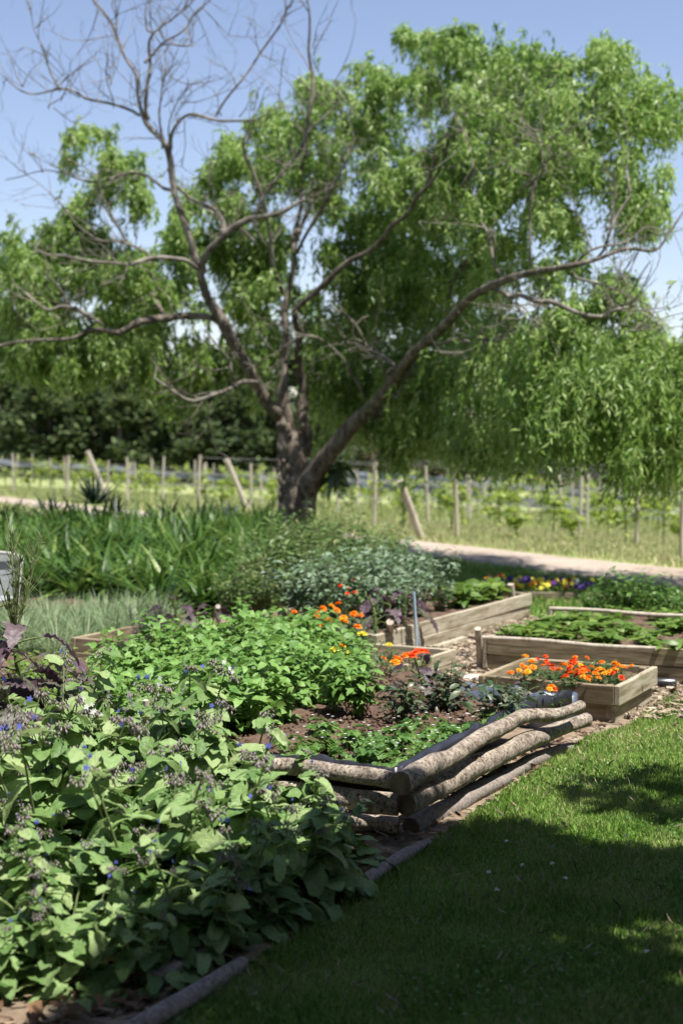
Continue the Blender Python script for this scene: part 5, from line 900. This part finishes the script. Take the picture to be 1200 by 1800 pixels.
# pansies
pcs = ['violet', 'yellow', 'violet', 'amber', 'yellow', 'violet']
def pansy(c):
    mb = MB(); mb.cur = 0
    for k in range(5): place(mb, leafT(.9, 2, 0, .1, .08, .6), [(0, 0, 0)], [(math.cos(k * 1.257), .15, math.sin(k * 1.257))], [(0, -1, .3)], [.027])
    return mb.mesh('flower', M[c])
pm2 = {c: pansy(c) for c in ('violet', 'yellow', 'amber', 'orange', 'white', 'red')}
pf = [mound(440 + q, 12, .12, .10, 90, .025, .05, [leafT(.5, 2)], ('lett', 'stem'), .1, .2) for q in range(2)]
for q in range(17):
    px = 862 + q * 10.5; dom = ['amber', 'orange', 'yellow', 'violet', 'yellow', 'violet', 'violet', 'amber', 'yellow', 'violet', 'yellow', 'yellow', 'violet', 'yellow', 'white', 'yellow', 'violet'][q]
    a = G(px, 1042 + q * .6 + 5 * math.sin(q * 2), .0)
    e = put('pansy', 'pansy', pf[q % 2], a, q, '%s pansy in the flower row by the path, %s from the left' % ('mostly ' + dom, od(q + 1)), 'pansies in the row by the path', 1.3)
    for k in range(7):
        o = bpy.data.objects.new('flower', pm2[dom if k < 4 else random.choice(['violet', 'yellow', 'amber', 'red', 'violet'])]); COL.objects.link(o); o.parent = e; o.rotation_euler = (random.uniform(-.5, .1), 0, -q + random.uniform(-.5, .5)); an = random.uniform(0, 6.28); rr_ = random.uniform(0, .1); o.location = (math.cos(an) * rr_, math.sin(an) * rr_, random.uniform(.09, .14))
o = box_mesh('bed_border_board', M['plankdark'], 1.7, .03, .09, .003, None, tuple(G(945, 1056, 0)), -.25); tag(o, 'low dark board in front of the pansy row', 'border board')
# greens in the railed bed
gv = [mound(460 + q, 14, .16, .12, 46, .07, .13, [ruffT(q, .5)], ('lett', 'stem'), .1, .15, droop=.2) for q in range(3)]
k = 0
for i in range(7):
    for j in range(5):
        if random.random() < .12: continue
        p = NB + U * (.2 + i * .28) + Vv * (.16 + j * .3); k += 1
        put('salad_plant', 'salad plant', random.choice(gv), (p.x + random.uniform(-.05, .05), p.y + random.uniform(-.05, .05), .20), k, 'bright green salad plant in the railed bed, %s from right, %s row back' % (od(j + 1), od(i + 1)), 'salad plants in the railed bed', random.uniform(.9, 1.3), random.uniform(.55, .8))
# shrubs at right behind the rail
shv = [mound(480 + q, 26, .55, .32, 520, .045, .08, [leafT(.5, 2, .2, .3, seed=q)], ('shrub', 'stem'), .15, .2, jit=.03) for q in range(2)]
for q, (px, py, s, lab) in enumerate(((1075, 1098, .85, 'glossy green shrub behind the back rail, left of the bigger one'), (1118, 1100, 1.15, 'largest glossy green shrub behind the back rail'), (1165, 1100, .8, 'green shrub behind the back rail near the right edge'), (1205, 1088, .7, 'pale wispy shrub cut by the right edge behind the rail'), (1040, 1080, .55, 'low green shrub at the right end of the pansy row'))):
    put('green_shrub', 'shrub', shv[q % 2], tuple(G(px, py, 0)), q, lab, 'shrubs behind the railed bed', s)
# silver beans in the long bed
sv = [mound(500 + q, 18, .55, .26, 230, .05, .09, [leafT(.5, 2, .25, .3, seed=q)], ('silver', 'stem'), .08, .2, jit=.03) for q in range(3)]
k = 0
for i in range(7):
    for j in range(3):
        if (i > 4 and j == 0) or (i == 0): continue
        k += 1; p = ND + U * (.25 + i * .42) + Vv * (.25 + j * .42)
        put('bean_plant', 'bean plant', sv[k % 3], (p.x + random.uniform(-.05, .05), p.y, .2), k * 1.3, 'silvery bean plant in the long pale bed, %s from its near end, %s' % (od(i), ['lawn side', 'middle', 'far side'][j]), 'silvery bean plants in the long pale bed', random.uniform(.9, 1.2) * (.75 if j == 0 else 1))
for q, (px, py) in enumerate(((830, 1060), (850, 1055), (868, 1052), (800, 1068))):
    put('salad_plant', 'salad plant', gv[q % 3], tuple(G(px, py, .2)), q, 'small green plant at the far right end of the long pale bed, %s going back' % od(q + 1), 'small plants in the long pale bed', 1.3)
# twiggy bushes left of the beans
bu = [mound(520 + q, 34, .85, .42, 1100, .06, .12, [leafT(.32, 2, .2, .4, seed=q)], ('bush', 'bstem'), .05, .12, r_=.004, jit=.03, droop=.3) for q in range(3)]
for q, (x, y, s) in enumerate(((-.95, 12.7, .62), (-.6, 12.5, .68), (-.25, 12.6, .66), (.02, 12.9, .7), (-.8, 13.5, .85), (-.4, 13.4, .9), (0, 13.7, .85), (-.7, 14.5, .95), (-.25, 14.6, .95), (.25, 14.6, .85), (-.5, 15.7, 1.0), (0, 15.8, .95), (.5, 15.4, .8), (.4, 16.6, .75), (-.2, 17, .9))):
    put('leafy_bush', 'bush', bu[q % 3], (x, y, bz(y)), q * 1.4, 'twiggy narrow-leaved green bush below the tree, %s from the front' % od(q + 1), 'bushes below the tree', s)
# tall weeds standing above
tw = []
for q in range(2):
    r = np.random.default_rng(540 + q); ms = MB(); ml = MB(); k = 7; D = np.stack([r.normal(0, .12, k), r.normal(0, .1, k), np.ones(k)], 1); A = np.stack([r.normal(0, .15, k), r.normal(0, .1, k), 0 * D[:, 0]], 1); L = r.uniform(.8, 1.2, k); stems(ms, A, D, L, .004, np.zeros(3), 4, 4)
    m = 110; i = r.integers(0, k, m); t = r.uniform(.3, 1, m); place(ml, leafT(.14, 3, .2, .6), A[i] + nrm(D)[i] * (L[i] * t)[:, None], np.stack([r.normal(size=m), r.normal(size=m), r.uniform(.1, .7, m)], 1), UPV + r.normal(0, .2, (m, 3)), r.uniform(.07, .15, m)); tw.append([('stems', ms.mesh('stems', M['bstem'])), ('leaves', ml.mesh('leaves', M['bush']))])
for q, (px, d, s, lab) in enumerate(((545, 15.5, .95, 'tall wispy weed right in front of the trunk'), (600, 15.6, .85, 'tall wispy weed just right of the trunk foot'), (470, 14.5, .9, 'tall weed left of the trunk foot above the agapanthus edge'), (660, 15, .78, 'tall wispy weed above the silver beans'), (430, 14.2, .75, 'tall weed among the agapanthus at the right end'))):
    put('tall_weed', 'weed', tw[q % 2], ((px - 600) / FP * d, d, 0), q, lab, 'tall weeds before the tree', s)
# agapanthus border
def strapc(seed, n=34, mat='strap', L=(.38, .66), w=.085, el=(.35, 1.35), droop=.75):
    r = np.random.default_rng(seed); mb = MB(); a = r.uniform(0, 6.28, n); e = r.uniform(*el, n); T = [leafT(w, 6, .25, droop, 0, .45, seed=seed), leafT(w * .9, 6, .25, droop * 1.5, 0, .45), leafT(w, 6, .2, droop * .4, 0, .45)]
    p = np.stack([np.cos(a) * .06, np.sin(a) * .06, 0 * a], 1); d = np.stack([np.cos(a) * np.cos(e), np.sin(a) * np.cos(e), np.sin(e)], 1); s = r.uniform(*L, n)
    for i in range(3): place(mb, T[i], p[i::3], d[i::3], UPV + 0 * p[i::3] + r.normal(0, .1, p[i::3].shape), s[i::3])
    return mb.mesh('agapanthus', M[mat])
ag = [strapc(600 + q, 46, L=(.34, .62), w=.105, el=(.35, 1.45), droop=.6) for q in range(4)]; ag2 = strapc(610, 30, 'strap', (.55, .8), .07, (.8, 1.45), .35)
ri = 0; y = 13.7
while y < 22.5:
    ri += 1; q = 0; x = -.262 * y; lim = (-.062 * y if y < 15 else -.05 * y)
    while x < lim:
        if not (y < 14.3 and x < -.14 * y):
            q += 1; o = bpy.data.objects.new('agapanthus', ag[random.randrange(4)]); COL.objects.link(o); o.location = (x + random.uniform(-.1, .1), y + random.uniform(-.15, .15), .02); o.rotation_euler.z = random.uniform(0, 6); s = random.uniform(1.0, 1.28); o.location.z = bz(y); o.scale = (s,) * 3
            tag(o, 'green strap-leaved agapanthus clump, %s from the left in the %s row from the front' % (od(q), od(ri)), 'agapanthus', 'agapanthus clumps in the border')
        x += .36
    y += .56
# dark agave and dark spiky shoots at the back
o = strapc(620, 60, 'agave', (.5, .8), .10, (.1, 1.5), .05); o.name = 'agave'; ob = bpy.data.objects.new('agave', o); COL.objects.link(ob); ob.location = P(168, 886, 21.6); ob.scale = (.72,) * 3; tag(ob, 'dark spiky agave rosette rising at the back of the agapanthus', 'agave')
dsp = strapc(621, 9, 'agave', (.2, .35), .12, (.8, 1.5), .1)
for q, (px, py) in enumerate(((82, 898), (96, 895), (205, 900), (296, 905), (350, 905), (405, 912))):
    ob = bpy.data.objects.new('dark_spiky_shoot', dsp); COL.objects.link(ob); ob.location = P(px, py, 20.8); ob.rotation_euler.z = q; tag(ob, 'small dark spiky shoot along the back of the agapanthus, %s from the left' % od(q + 1), 'spiky plant', 'dark shoots behind the agapanthus')
# grey grass
gg = [strapc(630 + q, 190, 'greygrass', (.20, .38), .032, (.35, 1.45), .45) for q in range(3)]
for i, y in enumerate((11.0, 11.4, 11.8, 12.25, 12.7, 13.1)):
    x = -.245 * y; q = 0; lim = (-.185 if i == 0 else -.16 if i == 1 else -.122) * y
    while x < lim:
        q += 1; o = bpy.data.objects.new('grey_grass_tuft', gg[random.randrange(3)]); COL.objects.link(o); o.location = (x, y + random.uniform(-.08, .08), .02); o.rotation_euler.z = random.uniform(0, 6); s = random.uniform(.85, 1.15); o.scale = (s,) * 3
        tag(o, 'fine grey-green grass tuft, %s from the left in the %s row from the front' % (od(q), od(i + 1)), 'grass tuft', 'grey-green grass tufts'); x += .25
# bronze fennel and white flowers by the weathered bed
fv = []
for q in range(2):
    r = np.random.default_rng(650 + q); mb = MB(); k = 12; D = np.stack([r.normal(0, .3, k), r.normal(0, .3, k), np.ones(k)], 1); A = np.zeros((k, 3)); L = r.uniform(.25, .5, k); stems(mb, A, D, L, .003, np.zeros(3), 3, 3); m = 800; i = r.integers(0, k, m); t = r.uniform(.15, 1, m); p = A[i] + nrm(D)[i] * (L[i] * t)[:, None]
    stems(mb, p, r.normal(0, 1, (m, 3)) + [0, 0, .5], r.uniform(.03, .12, m), .0016, np.zeros(3), 2, 3); fv.append([('fronds', mb.mesh('fronds', M['fennel']))])
for q, (px, py, s, lab) in enumerate(((252, 1178, 1.1, 'bronze fennel with feathery dark fronds before the weathered bed'), (225, 1190, .8, 'smaller bronze fennel against the front of the weathered bed'), (285, 1160, 1.0, 'bronze fennel by the right of the weathered bed'))):
    put('bronze_fennel', 'fennel', fv[q % 2], tuple(G(px, py, 0)), q, lab, 'bronze fennel plants', s)
put('purple_mustard', 'mustard plant', mu[2], tuple(G(310, 1120, .1)), 1, 'reddish low plant left of the little stake behind the potatoes', 'purple mustard plants', 1.1)
put('purple_mustard', 'mustard plant', mu[2], tuple(G(378, 1110, .1)), 3, 'reddish low plant beside the little stake behind the potatoes', 'purple mustard plants', .8)
# clover heads on the lawn
mb = MB(); r = np.random.default_rng(5); n = 30; d = r.normal(size=(n, 3)); d[:, 2] = np.abs(d[:, 2]); place(mb, leafT(.4, 2), nrm(d) * .003 + [0, 0, .045], d, r.normal(size=(n, 3)), [.008] * n); ch = mb.mesh('flower_head', M['white'])
mb = MB(); tube(mb, [(0, 0, 0), (.002, 0, .045)], [.0012, .001], 4, 1); cs = mb.mesh('stem', M['stem'])
for q, (px, py, lab) in enumerate(((890, 1500, 'topmost clover head in the shaded lawn'), (918, 1543, 'clover head in the middle of the shaded group'), (970, 1540, 'clover head right of the middle one'), (858, 1556, 'leftmost clover head in the shade'), (992, 1567, 'rightmost clover head of the shaded group'), (873, 1588, 'lowest clover head of the shaded group'), (1136, 1700, 'clover head near the lower right, in dim light'), (1100, 1490, 'clover head at the edge of the sunlit band'))):
    put('clover_flower', 'clover', [('flower_head', ch), ('stem', cs)], tuple(G(px, py, .02)), q, 'white ' + lab, 'clover flowers in the lawn', 1.0)
# garden chair with pale mesh at the left edge
c = G(-22, 1150, 0); e = empty('garden_chair', 'pale mesh-backed garden chair cut by the left edge', 'chair', (c.x, c.y, 0), -.35)
fr = MB(); wd = .27
tube(fr, [(-wd, 0, .42), (-wd, .06, .70), (-wd + .04, .08, .77), (0, .09, .79), (wd - .04, .08, .77), (wd, .06, .70), (wd, 0, .42)], [.014] * 7, 8, 4); fr.obj('back_frame', M['frame'], e, smooth=True)
cl = MB(); V = []
for i in range(9):
    for j in range(9):
        u = j / 8 * 2 - 1; v = i / 8; wv_ = wd * (1 - .12 * v ** 4); V.append((u * wv_, .0 + .10 * v + .03 * (1 - u * u), .42 + .36 * v))
cl.add(V, [(i * 9 + j, i * 9 + j + 1, (i + 1) * 9 + j + 1, (i + 1) * 9 + j) for i in range(8) for j in range(8)]); cl.obj('backrest', M['cloth'], e, smooth=True)
box_mesh('seat', M['cloth'], .54, .48, .03, .01, e, (0, -.25, .43))
for sx in (-1, 1):
    for sy, yy in ((0, 0), (1, -.46)):
        lg = MB(); tube(lg, [(sx * wd, yy, 0), (sx * wd, yy, .45)], [.013, .013], 8, 1); lg.obj('leg', M['frame'], e, smooth=True)
# dead leaves near the camera
mb = MB(); r = np.random.default_rng(66); n = 60; x = r.uniform(-1.1, -.5, n); y = r.uniform(3.7, 4.4, n); k = x < lx(y) - .1; x, y = x[k], y[k]; n = len(x)
place(mb, leafT(.4, 3, .1, .3, .1), np.stack([x, y, np.full(n, .035)], 1), np.stack([r.normal(size=n), r.normal(size=n), r.normal(.1, .15, n)], 1), UPV + r.normal(0, .3, (n, 3)), r.uniform(.04, .11, n)); tag(mb.obj('fallen_leaves', M['deadleaf']), 'brown fallen leaves on the ground at the bottom left', 'leaves', kind='stuff')
